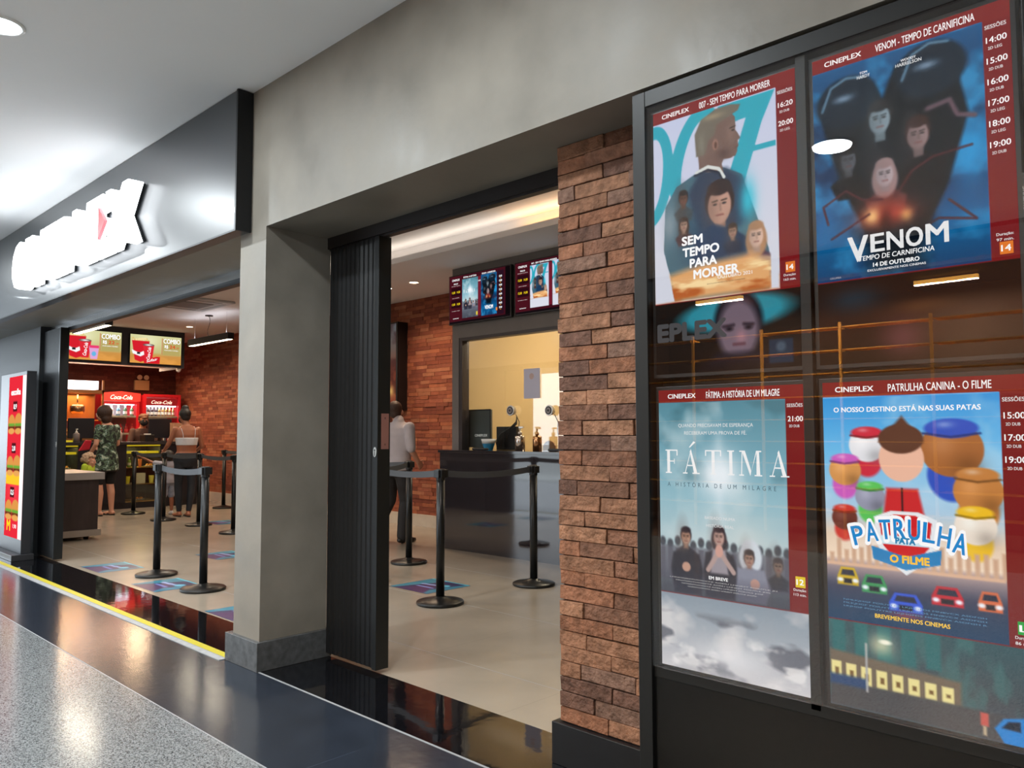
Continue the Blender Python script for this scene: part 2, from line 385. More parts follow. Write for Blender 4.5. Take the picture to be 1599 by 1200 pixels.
# ------------------------------------------------------------------ setting: facade, ceilings, inner walls
w = MB(); w.box(-4.24, -3.95, YF, 2.55, 0, 3.2); w.box(-3.95, 4, YF, 2.62, 2.39, 3.2); w.box(-16, -4.24, YF, 2.62, 2.388, 3.2); w.box(-4.24, -3.95, 2.55, 2.62, 2.32, 3.2)
struct('wall_front', w, concrete)
struct('wall_left', MB().box(-16.6, -9.33, 2.50, 2.62, 0, 2.388), slate)
struct('wall_partition', MB().box(-2.03, 4, 2.40, 2.62, 0, 2.39), cement_dark)
b = MB(); b.box(-4.285, -3.925, 2.115, 2.57, 0, .152)
struct('baseboard_pillar', b, mat('grey_granite_base', (82, 84, 86), .22, noise=.25, nscale=30, spec=.6), bevel=.002)
struct('baseboard_brick', MB().box(-2.06, -1.50, 2.335, 2.63, 0, .155), mat('black_stone_base', (15, 16, 19), .4, noise=.3, nscale=12), bevel=.003)
struct('ceiling', MB().box(-30, 4, -4, YF, 3.19, 3.3), plaster)
# inner ceiling with a raised tray over the ticket hall
c = MB(); zc = 3.13; tx0, tx1, ty0, ty1 = -9.25, -2.6, 3.3, 5.32
c.box(-17, tx0, 2.62, 8.8, zc, zc+.06); c.box(tx1, 0, 2.62, 8.8, zc, zc+.06); c.box(tx0, tx1, 2.62, ty0, zc, zc+.06); c.box(tx0, tx1, ty1, 8.8, zc, zc+.06)
c.box(tx0-.25, tx1+.25, ty0-.25, ty1+.25, zc+.22, zc+.26)
c.box(tx0-.25, tx0-.22, ty0-.25, ty1+.25, zc+.06, zc+.22); c.box(tx1+.22, tx1+.25, ty0-.25, ty1+.25, zc+.06, zc+.22)
c.box(tx0-.25, tx1+.25, ty0-.25, ty0-.22, zc+.06, zc+.22); c.box(tx0-.25, tx1+.25, ty1+.22, ty1+.25, zc+.06, zc+.22)
struct('ceiling', c, plaster_in)
# warm strips hidden in the cove
strip = mat('cove_strip', (255, 190, 80), .5, emit=(255, 180, 60), estr=5)
tagp(MB().box(tx0-.2, tx0-.17, ty0+.9, ty1, zc+.065, zc+.085).build('cove_light', strip), 'yellow light strip in the left edge of the raised ceiling tray', 'light strip')
tagp(MB().box(-5.2, -2.8, ty1+.17, ty1+.2, zc+.065, zc+.085).build('cove_light', strip), 'yellow light strip in the rear edge of the ceiling tray by the television wall', 'light strip')

def bricks(mb, fn, u0, u1, v0, v1, bh, bl, pal, d0=.0, dj=.006, gap=.003, jit=0, seed=1):
    rnd = random.Random(seed); nrow = round((v1-v0)/bh); bh = (v1-v0)/nrow
    for r in range(nrow):
        u = u0-(bl*.5 if r % 2 else 0)+rnd.uniform(-.02, .02)*(2 if jit else 4); u = min(u, u0)
        while u < u1-.005:
            L_ = bl*rnd.uniform(.93, 1.07) if jit else bl*rnd.uniform(.6, 1.3); a, c_ = max(u, u0), min(u+L_-gap, u1)
            if a == u0 and c_ < a+.05: u = u0; c_ = min(u+L_-gap, u1)
            if c_-a > .01:
                e0 = rnd.uniform(-.003, .003) if jit and a == u0 else 0
                d = d0+rnd.uniform(0, dj); zb = v0+r*bh+gap*.5; zt = zb+bh-gap; k = rnd.choice(pal); s_ = rnd.uniform(.88, 1.08); kc = tuple(min(1, q*s_) for q in lin(k))
                q = [(a+e0, zb), (c_, zb), (c_, zt), (a+e0, zt)]
                q = [(x+rnd.uniform(-jit, jit), y+rnd.uniform(-jit, jit)) for x, y in q]
                P = [fn(x, y, d+(rnd.uniform(-jit, jit) if jit else 0)) for x, y in q]+[fn(x, y, -.005) for x, y in q]
                mb.add(P, [(0, 1, 2, 3), (0, 4, 5, 1), (1, 5, 6, 2), (2, 6, 7, 3), (3, 7, 4, 0)], 0, kc)
            u += L_
pal1 = [(134, 96, 74), (122, 86, 68), (112, 80, 64), (146, 106, 82), (104, 76, 64), (132, 90, 68), (120, 92, 78)]
pal2 = [(146, 84, 62), (134, 74, 56), (158, 94, 68), (124, 68, 54), (150, 88, 68), (138, 80, 62), (164, 106, 80)]
bk = MB(); bricks(bk, onY(0, 2.372, 0), -2.035, -1.44, .155, 2.39, .0575, .25, pal1, .008, .010, .0035, .0022, 3)
bk.box(-2.025, -1.44, 2.372, 2.40, .155, 2.39, 1)
struct('wall_brick_pier', bk, [brick_pier, mortar], hascol=True, bevel=.0018, seg=1)
bk = MB(); bricks(bk, onY(0, 6.96, 0), -16.55, -6.75, .16, 3.13, .052, .26, pal2, .0, .010, .003, 0, 5); bk.box(-16.6, -6.755, 6.962, 7.1, 0, 3.19, 1)
struct('wall_back', bk, [brick_in, mortar], hascol=True)
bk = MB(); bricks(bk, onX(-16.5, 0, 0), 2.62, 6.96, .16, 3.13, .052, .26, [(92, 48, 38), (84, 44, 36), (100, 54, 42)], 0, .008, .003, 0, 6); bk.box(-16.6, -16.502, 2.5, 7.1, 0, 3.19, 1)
struct('wall_far', bk, [brick_in, mortar], hascol=True)
struct('baseboard_back', MB().box(-16.5, -6.75, 6.925, 6.958, 0, .16), mat('pale_stone_base', (196, 188, 176), .5, noise=.05))
struct('wall_right', MB().box(-.1, 0, 2.62, 8.8, 0, 3.19), beige_paint)
# ticket booth walls: dark cement front with a wide glazed opening, beige room behind
w = MB(); bx0, bx1 = -6.75, -.1
w.box(bx0, bx0+.11, 5.98, 6.10, 0, zc); w.box(bx0+.11, bx1, 5.98, 6.10, 2.33, zc); w.box(bx0+.11, bx1, 5.98, 6.10, 0, 1.03); w.box(bx0, bx0+.05, 6.10, 6.96, 0, zc)
struct('wall_booth', w, cement_dark)
struct('window_sill_1', MB().box(bx0+.11, bx1, 5.982, 6.30, 1.035, 1.075), gran_black)
w = MB(); w.box(bx0+.11, bx0+.16, 5.985, 6.09, 1.05, 2.33); w.box(bx0+.16, bx1, 5.985, 6.09, 2.295, 2.33)
struct('window_1', w, mat('dark_window_frame', (52, 42, 40), .4))
w = MB(); w.box(bx0+.05, bx0+.10, 6.10, 8.75, 0, zc); w.box(bx0+.05, bx1, 8.70, 8.75, 0, zc)
struct('wall_booth_inside', w, beige_paint)
p = MB().box(bx0+.16, bx1, 6.02, 6.028, 1.07, 2.295).build('window_glass', glass_mat('booth_glass', (.98, .99, .98), 3.0)); p['kind'] = 'structure'; p.name = 'window_1_glass'
# the far side of the corridor: a dark shop front with warm shelving, a pier, and the open entrance to the street
w = MB(); w.box(-30, 4, -4.2, -4, 2.9, 3.3); w.box(-8.1, -7.3, -4.2, -3.8, 0, 2.9); w.box(-18.6, -17.8, -4.2, -3.8, 0, 2.9); w.box(3.8, 4, -4, 2.2, 0, 3.2)
struct('wall_opposite', w, mat('grey_pier_paint', (120, 128, 128), .6))
w = MB(); w.box(-7.3, 4, -7.1, -7, 0, 3.3); w.box(-7.3, 4, -7, -4, 3.15, 3.3); w.box(-7.35, -7.3, -7.1, -4.2, 0, 3.3); w.box(-7.3, 4, -7, -4, -.1, 0)
struct('wall_shop', w, mat('shop_brown', (70, 46, 32), .7))
w = MB()
for i in range(10):
    x = -6.9+i*1.02; w.box(x, x+.03, -5.4, -5.37, 0, 2.6)
    for k in range(9): w.box(x+.03, x+.99, -5.65, -5.4, .3+k*.28, .312+k*.28)
struct('shop_shelves', w, mat('shelf_wood', (200, 140, 50), .6))  # shelving racks of the opposite shop, out of view, mirrored in the cabinet glass
struct('floor', MB().box(-60, -7.4, -60, -4, -.15, -.02), mat('street_paving', (190, 190, 186), .8))

# ------------------------------------------------------------------ lights of the place, with added fill lights
dl_trim = mat('downlight_rim', (235, 235, 232), .4); dl_emit = mat('downlight_diffuser', (255, 255, 255), .5, emit=(238, 248, 255), estr=22)
dl_warm = mat('warm_downlight_diffuser', (255, 240, 220), .5, emit=(255, 222, 180), estr=12)
def downlight(loc, r, em, label, group, power, col, spread=2.4):
    t = thing('downlight', label, 'ceiling light', loc, 0, group)
    x, y, z = loc
    MB().lathe(loc, [(r*1.15, 0), (r*1.15, -.006), (r*.98, -.010), (r*.96, -.002)], 28, cap=False).build('rim', dl_trim, t)
    MB().lathe((x, y, z-.004), [(r*.96, 0), (r*.96, .002)], 28, smooth=False).build('diffuser', em, t)
    if power:
        l = area('downlight_lamp', (x, y, z-.02), (0, 0, 0), r*1.8, r*1.8, power, col, 'DISK', spread)
    return t
corr = 'round recessed downlights of the mall corridor'
for i in range(9):
    x = -2.17-2.1*i
    downlight((x, .93, 3.19), .09, dl_emit, 'round recessed downlight in the corridor ceiling at the upper left of the photo' if i == 1 else 'round recessed corridor downlight in the row nearest the cinema facade', corr, 28 if x > -12 else 0, COOL, PI)
for i in range(5):
    x = -2.1-2.1*i*1.0+2.1
    downlight((x, -.98, 3.19), .13 if i == 1 else .09, dl_emit, 'round recessed corridor downlight in the row behind the photographer', corr, 32, COOL, PI)
for i, (x, y) in enumerate([(-8.2, 6.15), (-7.65, 6.14)]):
    downlight((x, y, zc), .06, dl_warm, ['round warm downlight left of its neighbour above the lone man', 'round warm downlight nearer the ticket screens'][i], 'downlights in the ticket hall ceiling', 9, WARM)
for i, (x, y) in enumerate([(-9.6, 6.1), (-11.5, 6.1)]):
    downlight((x, y, zc), .06, dl_warm, 'round warm downlight in the inner ceiling beside the brick wall', 'downlights in the ticket hall ceiling', 9, WARM)
downlight((-13.6, 5.95, zc), .06, dl_warm, 'small warm downlight in the ceiling in front of the right menu screen', 'downlights in the ticket hall ceiling', 12, WARM)
for x in (-13.2, -10.6, -8.0, -5.6, -3.4):  # unseen downlights added to brighten the hall
    downlight((x, 2.95, zc), .08, dl_warm, 'added unseen downlight that fills the hall, just inside the entrance wall', 'added unseen fill downlights just inside the entrance', 11, (1, .90, .82), PI)
area('tray_fill', ((tx0+tx1)/2, ty0-.1, zc+.08), (PI*.92, 0, 0), tx1-tx0-.3, .05, 5, (1, .88, .72)); area('tray_fill', ((tx0+tx1)/2, ty1+.1, zc+.08), (PI*1.08, 0, 0), tx1-tx0-.3, .05, 4, (1, .88, .72))  # fill lamps added along the tray edges to brighten the hall ceiling
# booth light: a ceiling panel inside the ticket booth
t = thing('ceiling_panel_light', 'square warm ceiling panel light inside the ticket booth', 'ceiling light', (-5.2, 7.4, zc))
MB().box(-5.55, -4.85, 7.1, 7.7, zc-.03, zc).build('frame', white_pl, t); MB().box(-5.5, -4.9, 7.15, 7.65, zc-.036, zc-.031).build('diffuser', mat('booth_panel_diffuser', (255, 240, 210), .5, emit=(255, 226, 180), estr=6), t)
area('booth_lamp', (-5.2, 7.4, zc-.06), (0, 0, 0), .6, .5, 48, (1, .84, .62)); area('booth_lamp', (-3.0, 7.4, zc-.06), (0, 0, 0), .6, .5, 28, (1, .84, .62))
for x, y in ((-5.55, -5.57), (-2.85, -6.17), (-1.05, -5.37), (-4.05, -4.77), (.9, -5.0), (2.6, -5.4)): area('shop_lamp', (x, y, 3.07), (0, 0, 0), .7, .07, 105, (1, .80, .56))
w = MB()
for x, y in ((-5.9, -5.6), (-3.2, -6.2), (-1.4, -5.4), (-4.4, -4.8)): w.box(x, x+.7, y, y+.07, 3.08, 3.12)
struct('shop_tubes', w, mat('shop_tube', (255, 210, 120), .5, emit=(255, 190, 90), estr=2.5))  # ceiling tubes of the opposite shop, out of view, mirrored in the cabinet glass

# ------------------------------------------------------------------ fascia board with the 3D letters
fb = thing('fascia_board', 'black satin fascia board above the snack bar entrance', 'sign board', (-9, YF, 2.386))
MB().box(-16, -4.135, 2.05, 2.138, 2.386, 3.185).build('panel', mat('fascia_satin', (34, 37, 41), .33, spec=1.0, coat=.12), fb, bevel=.002)
MB().box(-16, -4.12, 2.046, 2.05, 2.380, 2.39).box(-4.135, -4.118, 2.045, 2.139, 2.383, 3.186).build('edge_trim', black_metal, fb)
sg = thing('cinema_sign', 'glowing white 3D letters reading CINEPLEX on the black fascia', 'sign', (-6.8, 2.04, 2.56))
lit = mat('letter_face', (255, 255, 255), .4, emit=(244, 250, 255), estr=2.6); lit_side = mat('letter_side', (245, 248, 250), .4, emit=(230, 242, 255), estr=1.1)
LW = [('C', .36), ('I', .11), ('N', .36), ('E', .30), ('P', .32), ('L', .28), ('E', .34), ('X', .44)]
tot = sum(a for _, a in LW)+.035*7; k = 2.73/tot; u = -8.12
for ch, wd in LW:
    wd *= k; m_ = MB(); text3d(m_, ch, onY(0, 2.045, 0), u+wd/2, 2.745, .40, wd, .014, .115, 0, .03)
    o = m_.build('letter', lit, sg)
    m_ = MB(); text3d(m_, ch, onY(0, 2.045, 0), u+wd/2, 2.745, .395, wd*.985, .0, .014, 0, .02); m_.build('letter_back', black_metal, o)
    u += wd+.035*k
MB().prism([(-5.93, 2.85), (-5.93, 2.62), (-5.80, 2.735)], onY(0, 2.045, 0), .1, .121).build('arrow', mat('sign_red', (235, 60, 70), .4, emit=(235, 60, 60), estr=.8), sg)['label'] = 'red triangle inside the E'
# left entrance: ceiling rail, folded shutter, far jamb
struct('trim_5', MB().box(-9.33, -4.24, 2.585, 2.60, 2.33, 2.388), alu)
struct('trim_6', MB().box(-9.33, -4.24, 2.601, 2.66, 2.30, 2.388), black_metal)
def shutter(x0, x1, y, z1, label, lock):
    t = thing('folding_shutter', label, 'shutter', (x0, y, 0)); m_ = MB(); n = int((x1-x0-.04)/.02); dx = (x1-.035-x0)/n
    P = []
    for i in range(n+1):
        yy = y+(.003 if i % 2 else 0); P.append((x0+i*dx, yy))
    V = [(px_, py_, z) for px_, py_ in P for z in (.025, z1)]+[(px_, y+.07, z) for px_, _ in P for z in (.025, z1)]
    o_ = 2*(n+1); fs = [(2*i, 2*i+2, 2*i+3, 2*i+1) for i in range(n)]+[(o_+2*i, o_+2*i+1, o_+2*i+3, o_+2*i+2) for i in range(n)]
    fs += [(2*i, o_+2*i, o_+2*i+2, 2*i+2) for i in range(n)]+[(0, 1, o_+1, o_), (2*n, o_+2*n, o_+2*n+1, 2*n+1)]
    m_.add(V, fs); m_.build('slats', black_metal if lock else mat('shutter_blue_black', (38, 48, 58), .35, metal=.3), t)
    MB().box(x1-.036, x1, y-.008, y+.075, .02, z1).build('end_post', mat('shutter_post', (34, 36, 37), .35, metal=.4), t, bevel=.002)
    m2 = MB(); lx = x1-.019; m2.lathe((lx, y-.008, 1.155), [(.014, 0), (.014, -.004)], 20, 'y', sy=1.9); m2.lathe((lx, y-.012, 1.165), [(.005, 0), (.005, -.002)], 12, 'y', mi=1); m2.box(lx-.0015, lx+.0015, y-.014, y-.012, 1.135, 1.158, 1)
    m2.build('lock', [mat('lock_steel', (190, 190, 186), .35, metal=.8), black_plastic], t)
    m3 = MB(); m3.box(lx-.005, lx+.005, y-.0085, y-.007, 1.33, 1.45); m3.build('latch_slot', black_plastic, t)
    return t
t = shutter(-3.925, -3.447, 2.535, 2.32, 'black ribbed folding shutter gathered against the concrete pillar', True)
m_ = MB().box(-3.4465, -3.4455, 2.55, 2.60, 1.17, 1.36); m_.box(-3.4455, -3.445, 2.573, 2.577, 1.19, 1.20, 1); m_.box(-3.4455, -3.445, 2.573, 2.577, 1.33, 1.34, 1)
m_.build('strike_plate', [mat('pinkish_plate', (168, 120, 112), .35, metal=.4), black_plastic], t)
shutter(-9.31, -8.76, 2.535, 2.33, 'blue-black ribbed folding shutter at the far left of the snack bar entrance', True)
struct('trim_7', MB().box(-3.95, -2.03, 2.53, 2.60, 2.325, 2.39).box(-3.95, -2.03, 2.545, 2.585, 2.315, 2.325), mat('track_dark', (40, 36, 36), .4, metal=.3))

# ------------------------------------------------------------------ lit fast food totem at the far left
t = thing('menu_totem', 'tall red backlit menu totem with burgers at the left edge', 'sign', (-9.6, 2.36, 0))
MB().box(-10.05, -9.10, 2.33, 2.42, .06, 1.90).box(-10.05, -9.06, 2.24, 2.44, 0, .06).build('cabinet', mat('totem_dark', (40, 42, 46), .4), t, bevel=.004)
im = Img(.62, 1.66, 70); im.region(0, 0, .62, 1.66); im.fill((205, 38, 52))
im.glow(.5, 1.9, .6, .4, (225, 70, 80), .6)
for v0, hh in ((.55, 0), (1.25, 0), (1.98, 0)):
    im.rect(.28, v0-.13, .52, v0+.04, (70, 20, 26))
    if v0 > 1 and v0 < 1.5: im.rect(0, v0+.36, .86, v0+.56, (236, 178, 40))
    for cx, s_ in ((.22, 1), (.62, 1.15)):
        im.ell(cx, v0+.22, .19*s_, .13*s_, (196, 134, 66)); im.rect(cx-.19, v0+.24, cx+.19, v0+.29, (96, 150, 52), .02); im.rect(cx-.19, v0+.29, cx+.19, v0+.34, (90, 44, 26), .02); im.ell(cx, v0+.37, .19, .05, (204, 146, 78))
im.rect(.80, 0, 1, 2.68, (250, 250, 250), .02)  # daylight glare painted as a white band down the right side
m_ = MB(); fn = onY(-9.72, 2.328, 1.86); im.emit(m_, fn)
wht = lin((255, 255, 255)); text(m_, 'escolha', fn, .26, -.16, .065, .34, wht, bold=.03)
for v0, s_ in ((.55, '8,9'), (1.25, '2,10'), (1.98, '12,5')): text(m_, s_, fn, .25, -(v0-.045)*.62, .05, .11, wht, bold=.03)
text(m_, 'M', fn, .16, -1.54, .11, .12, lin((255, 200, 30)), bold=.03); text(m_, '1,90', fn, .38, -1.54, .04, .12, wht)
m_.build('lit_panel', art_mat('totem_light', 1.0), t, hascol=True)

# ------------------------------------------------------------------ posters and screens
def bust(im, cx, cy, s_, skin, hair, coat, long=False, a=1, hh=1):
    """a plain generic bust: no likeness of anyone"""
    im.poly([(cx-.9*s_, cy+3.2*s_), (cx-1.5*s_*hh, cy+1.9*s_), (cx-.4*s_, cy+1.1*s_), (cx+.4*s_, cy+1.1*s_), (cx+1.5*s_*hh, cy+1.9*s_), (cx+.9*s_*1.4, cy+3.2*s_)], coat, .02, a)
    if long: im.ell(cx, cy+.45*s_, .92*s_, 1.35*s_, hair, .02, 0, a)
    im.rect(cx-.3*s_, cy+.5*s_, cx+.3*s_, cy+1.4*s_, tuple(q*.8 for q in skin), .02, a)
    im.ell(cx, cy-.15*s_, .76*s_, .98*s_, hair, .015, 0, a); im.ell(cx, cy+.1*s_, .6*s_, .85*s_, skin, .015, 0, a)
    im.ell(cx, cy-.78*s_, .62*s_, .38*s_, hair, .015, 0, a)
    for e in (-.24, .24):
        im.line([(cx+(e-.13)*s_, cy-.14*s_), (cx+(e+.13)*s_, cy-.17*s_)], .07*s_, tuple(q*.35 for q in skin), .01, a); im.ell(cx+e*s_, cy+.0*s_, .10*s_, .05*s_, (30, 26, 28), .01, 0, a)
    im.line([(cx+.03*s_, cy), (cx+.06*s_, cy+.3*s_)], .06*s_, tuple(q*.75 for q in skin), .02, a); im.line([(cx-.15*s_, cy+.53*s_), (cx+.18*s_, cy+.53*s_)], .06*s_, (120, 60, 60), .015, a)
    im.ell(cx-.45*s_, cy+.2*s_, .25*s_, .7*s_, tuple(q*.6 for q in skin), .12, 0, a*.6)
def paint_spy(im):
    im.grad([(0, (196, 202, 228)), (.5, (206, 210, 226)), (1, (214, 216, 226))])
    T = (44, 164, 184)
    im.ell(-.02, .40, .19, .40, T, 0, .12); im.ell(-.02, .40, .10, .30, (202, 206, 228), 0, .12)
    im.ell(.36, .34, .20, .40, T, 0, .28); im.ell(.37, .34, .105, .29, (202, 206, 228), 0, .28)
    im.poly([(.56, .0), (1.0, .0), (.90, .2), (.72, .72), (.56, .74), (.78, .14), (.55, .16)], T)
    im.rect(.82, .36, 1, .40, T)
    body = [(.08, 1.02), (.10, .66), (.20, .52), (.40, .44), (.60, .46), (.74, .54), (.80, .72), (.86, .9), (.93, 1.1), (.95, 1.24), (.93, 1.39), (.16, 1.39), (.14, 1.2)]
    im.poly(body, (70, 104, 118)); im.poly([(.4, .45), (.62, .47), (.76, .58), (.78, .9), (.40, .95), (.3, .6)], (42, 56, 80), .05)
    im.glow(.78, .74, .09, .22, (40, 190, 214), .9); im.glow(.14, .8, .1, .2, (170, 176, 180), .6)
    im.poly([(.40, .45), (.39, .30), (.38, .16), (.42, .09), (.54, .05), (.66, .07), (.695, .11), (.70, .18), (.695, .205), (.715, .235), (.735, .275), (.715, .29), (.715, .31), (.722, .325), (.708, .345), (.71, .365), (.695, .395), (.65, .405), (.60, .40), (.585, .43), (.60, .50)], (116, 92, 84), .006)
    im.poly([(.375, .33), (.365, .16), (.42, .06), (.54, .01), (.66, .01), (.74, .03), (.72, .07), (.62, .105), (.55, .13), (.53, .20), (.48, .23), (.45, .33)], (112, 104, 92), .012)
    im.cloud(26, 77, (150, 138, 112), .52, .66, .0); im.glow(.52, .06, .12, .03, (168, 152, 122), .7); im.glow(.42, .24, .04, .12, (140, 136, 122), .6); im.glow(.66, .22, .05, .1, (146, 118, 106), .5); im.glow(.60, .36, .07, .05, (78, 56, 54), .7)
    im.ell(.535, .275, .024, .042, (150, 112, 98), .008); im.ell(.538, .28, .012, .025, (96, 68, 60), .008); im.line([(.655, .185), (.695, .178)], .010, (60, 46, 42), .006); im.ell(.678, .205, .012, .006, (40, 34, 36), .005); im.line([(.69, .335), (.715, .333)], .006, (84, 54, 52), .005)
    im.line([(.375, .45), (.47, .425), (.56, .46), (.60, .53)], .024, (214, 218, 214)); im.line([(.36, .47), (.47, .45), (.56, .49), (.59, .56)], .018, (34, 40, 56))
    im.glow(.36, .95, .2, .3, (30, 62, 90), .7)
    bust(im, .56, .72, .155, (188, 146, 128), (44, 30, 32), (26, 54, 84)); im.poly([(.36, .92), (.5, .86), (.66, .92), (.72, 1.2), (.30, 1.2)], (28, 56, 88), .03)
    bust(im, .26, .62, .055, (120, 84, 70), (30, 24, 26), (60, 70, 76)); bust(im, .26, .82, .05, (186, 150, 130), (50, 34, 30), (70, 46, 52), True)
    bust(im, .66, .94, .05, (176, 140, 120), (60, 44, 36), (30, 44, 66)); 
    bust(im, .84, 1.00, .088, (218, 182, 162), (172, 130, 96), (82, 54, 74), True)
    im.poly([(.12, 1.19), (.4, 1.14), (.8, 1.12), (.95, 1.2), (.96, 1.39), (.16, 1.39)], (226, 168, 110), .06); im.cloud(9, 3, (176, 84, 30), .45, .62, .9, .4, 1.2, 1.42); im.cloud(14, 8, (255, 226, 170), .55, .7, .9, .3, 1.14, 1.36)
    for xa, xb in ((0, .085), (.945, 1)): im.rect(xa, 1.0, xb, 1.39, (212, 214, 226), .01)
    im.poly([(0, 1.0), (.09, 1.02), (.17, 1.39), (0, 1.39)], (212, 214, 226))
def paint_dark(im):
    im.grad([(0, (26, 84, 132)), (.3, (14, 48, 84)), (.6, (10, 44, 84)), (.8, (14, 96, 150)), (1, (16, 60, 104))])
    im.cloud(5, 21, (50, 150, 205), .5, .72, .8); im.glow(.92, .72, .14, .3, (30, 150, 214), .8); im.glow(.06, 1.0, .1, .2, (24, 110, 170), .7)
    K = (14, 22, 30)
    im.poly([(.06, .34), (.10, .16), (.24, .08), (.36, .12), (.44, .28), (.52, .10), (.64, .03), (.80, .06), (.86, .2), (.92, .5), (.80, .9), (.64, 1.22), (.36, 1.22), (.22, .9), (.12, .6)], K, .03)
    for cx, cy, r in ((.22, .24, .2), (.72, .18, .2)):
        im.ell(cx, cy, r, r*.85, (20, 34, 48), .03); im.line([(cx-r*.8, cy+.02), (cx-r*.5, cy-r*.6), (cx, cy-r*.8), (cx+r*.5, cy-r*.7)], .012, (110, 150, 176), .02)
        im.glow(cx-.02, cy-.03, .09, .035, (150, 176, 200), .7)
    im.line([(.70, .42), (.82, .40), (.86, .5), (.95, .53)], .03, (96, 74, 84), .02)
    bust(im, .42, .40, .105, (128, 146, 156), (34, 36, 40), (20, 26, 34)); bust(im, .64, .56, .10, (140, 118, 118), (52, 34, 34), (18, 20, 26))
    bust(im, .22, .62, .08, (84, 88, 96), (16, 16, 20), (16, 18, 24)); bust(im, .44, .76, .085, (176, 160, 164), (150, 124, 124), (70, 42, 48), True)
    im.glow(.44, 1.04, .24, .16, (200, 70, 50), .95); im.glow(.36, 1.02, .07, .08, (250, 200, 130), .9); im.glow(.56, 1.05, .05, .06, (240, 170, 100), .9); im.glow(.44, 1.06, .06, .12, (70, 14, 14), .9)
    for P in ([(.08, 1.02), (.05, .9), (.2, .82), (.3, .9), (.42, .92)], [(.50, .92), (.6, .78), (.72, .72), (.93, .70)], [(.1, 1.12), (.24, 1.05), (.34, 1.0)], [(.66, 1.14), (.74, 1.1), (.94, 1.14), (.84, 1.04), (.8, 1.0)]): im.line(P, .014, (84, 34, 40), .012)
    im.poly([(.26, 1.1), (.70, 1.08), (.66, 1.39), (.34, 1.39)], (10, 18, 28), .12, .85)
def paint_miracle(im):
    im.grad([(0, (86, 140, 156)), (.3, (120, 170, 186)), (.5, (150, 190, 202)), (.7, (176, 200, 206)), (.85, (120, 130, 136)), (1, (84, 92, 96))])
    im.cloud(4, 5, (70, 116, 128), .5, .7, .7, .8, -.1, .6); im.cloud(3, 12, (196, 214, 218), .5, .7, .6)
    im.glow(.5, .52, .24, .24, (250, 252, 255), .95); im.glow(.5, .52, .06, .5, (230, 240, 246), .5); im.glow(.7, .95, .3, .2, (206, 216, 214), .6)
    for i in range(16): im.ell(.02+i*.065, 1.03+.015*math.sin(i*2.1), .026, .036, (66, 72, 82), .015); im.rect(-.01+i*.065, 1.06, .05+i*.065, 1.3, (92, 92, 104), .03)
    bust(im, .22, .98, .062, (182, 142, 122), (42, 40, 50), (42, 42, 54)); im.poly([(.11, 1.1), (.33, 1.1), (.36, 1.22), (.34, 1.39), (.12, 1.39), (.09, 1.22)], (42, 42, 54), .02)
    bust(im, .49, .96, .068, (196, 160, 150), (48, 42, 50), (44, 42, 52), True); im.poly([(.38, 1.08), (.6, 1.08), (.64, 1.22), (.6, 1.39), (.38, 1.39), (.36, 1.22)], (48, 46, 56), .02); im.poly([(.44, 1.05), (.54, 1.05), (.56, 1.22), (.42, 1.22)], (150, 142, 150), .02)
    im.line([(.40, 1.2), (.49, 1.06), (.60, 1.2)], .035, (176, 150, 144), .01); im.ell(.49, 1.06, .03, .045, (206, 156, 142), .01)
    im.ell(.73, 1.08, .085, .12, (206, 214, 222), .02); bust(im, .72, 1.09, .055, (180, 140, 124), (52, 44, 48), (140, 142, 156)); im.poly([(.63, 1.16), (.83, 1.16), (.87, 1.3), (.84, 1.39), (.62, 1.39), (.62, 1.28)], (132, 134, 150), .02)
    im.ell(.76, 1.26, .035, .035, (196, 150, 136), .01); im.ell(.22, 1.2, .035, .035, (190, 148, 128), .01)
    bust(im, .93, 1.12, .05, (140, 116, 106), (66, 60, 64), (58, 60, 68)); im.put(np.clip((im.V-1.22)/.12, 0, 1)*.55, (58, 58, 74))
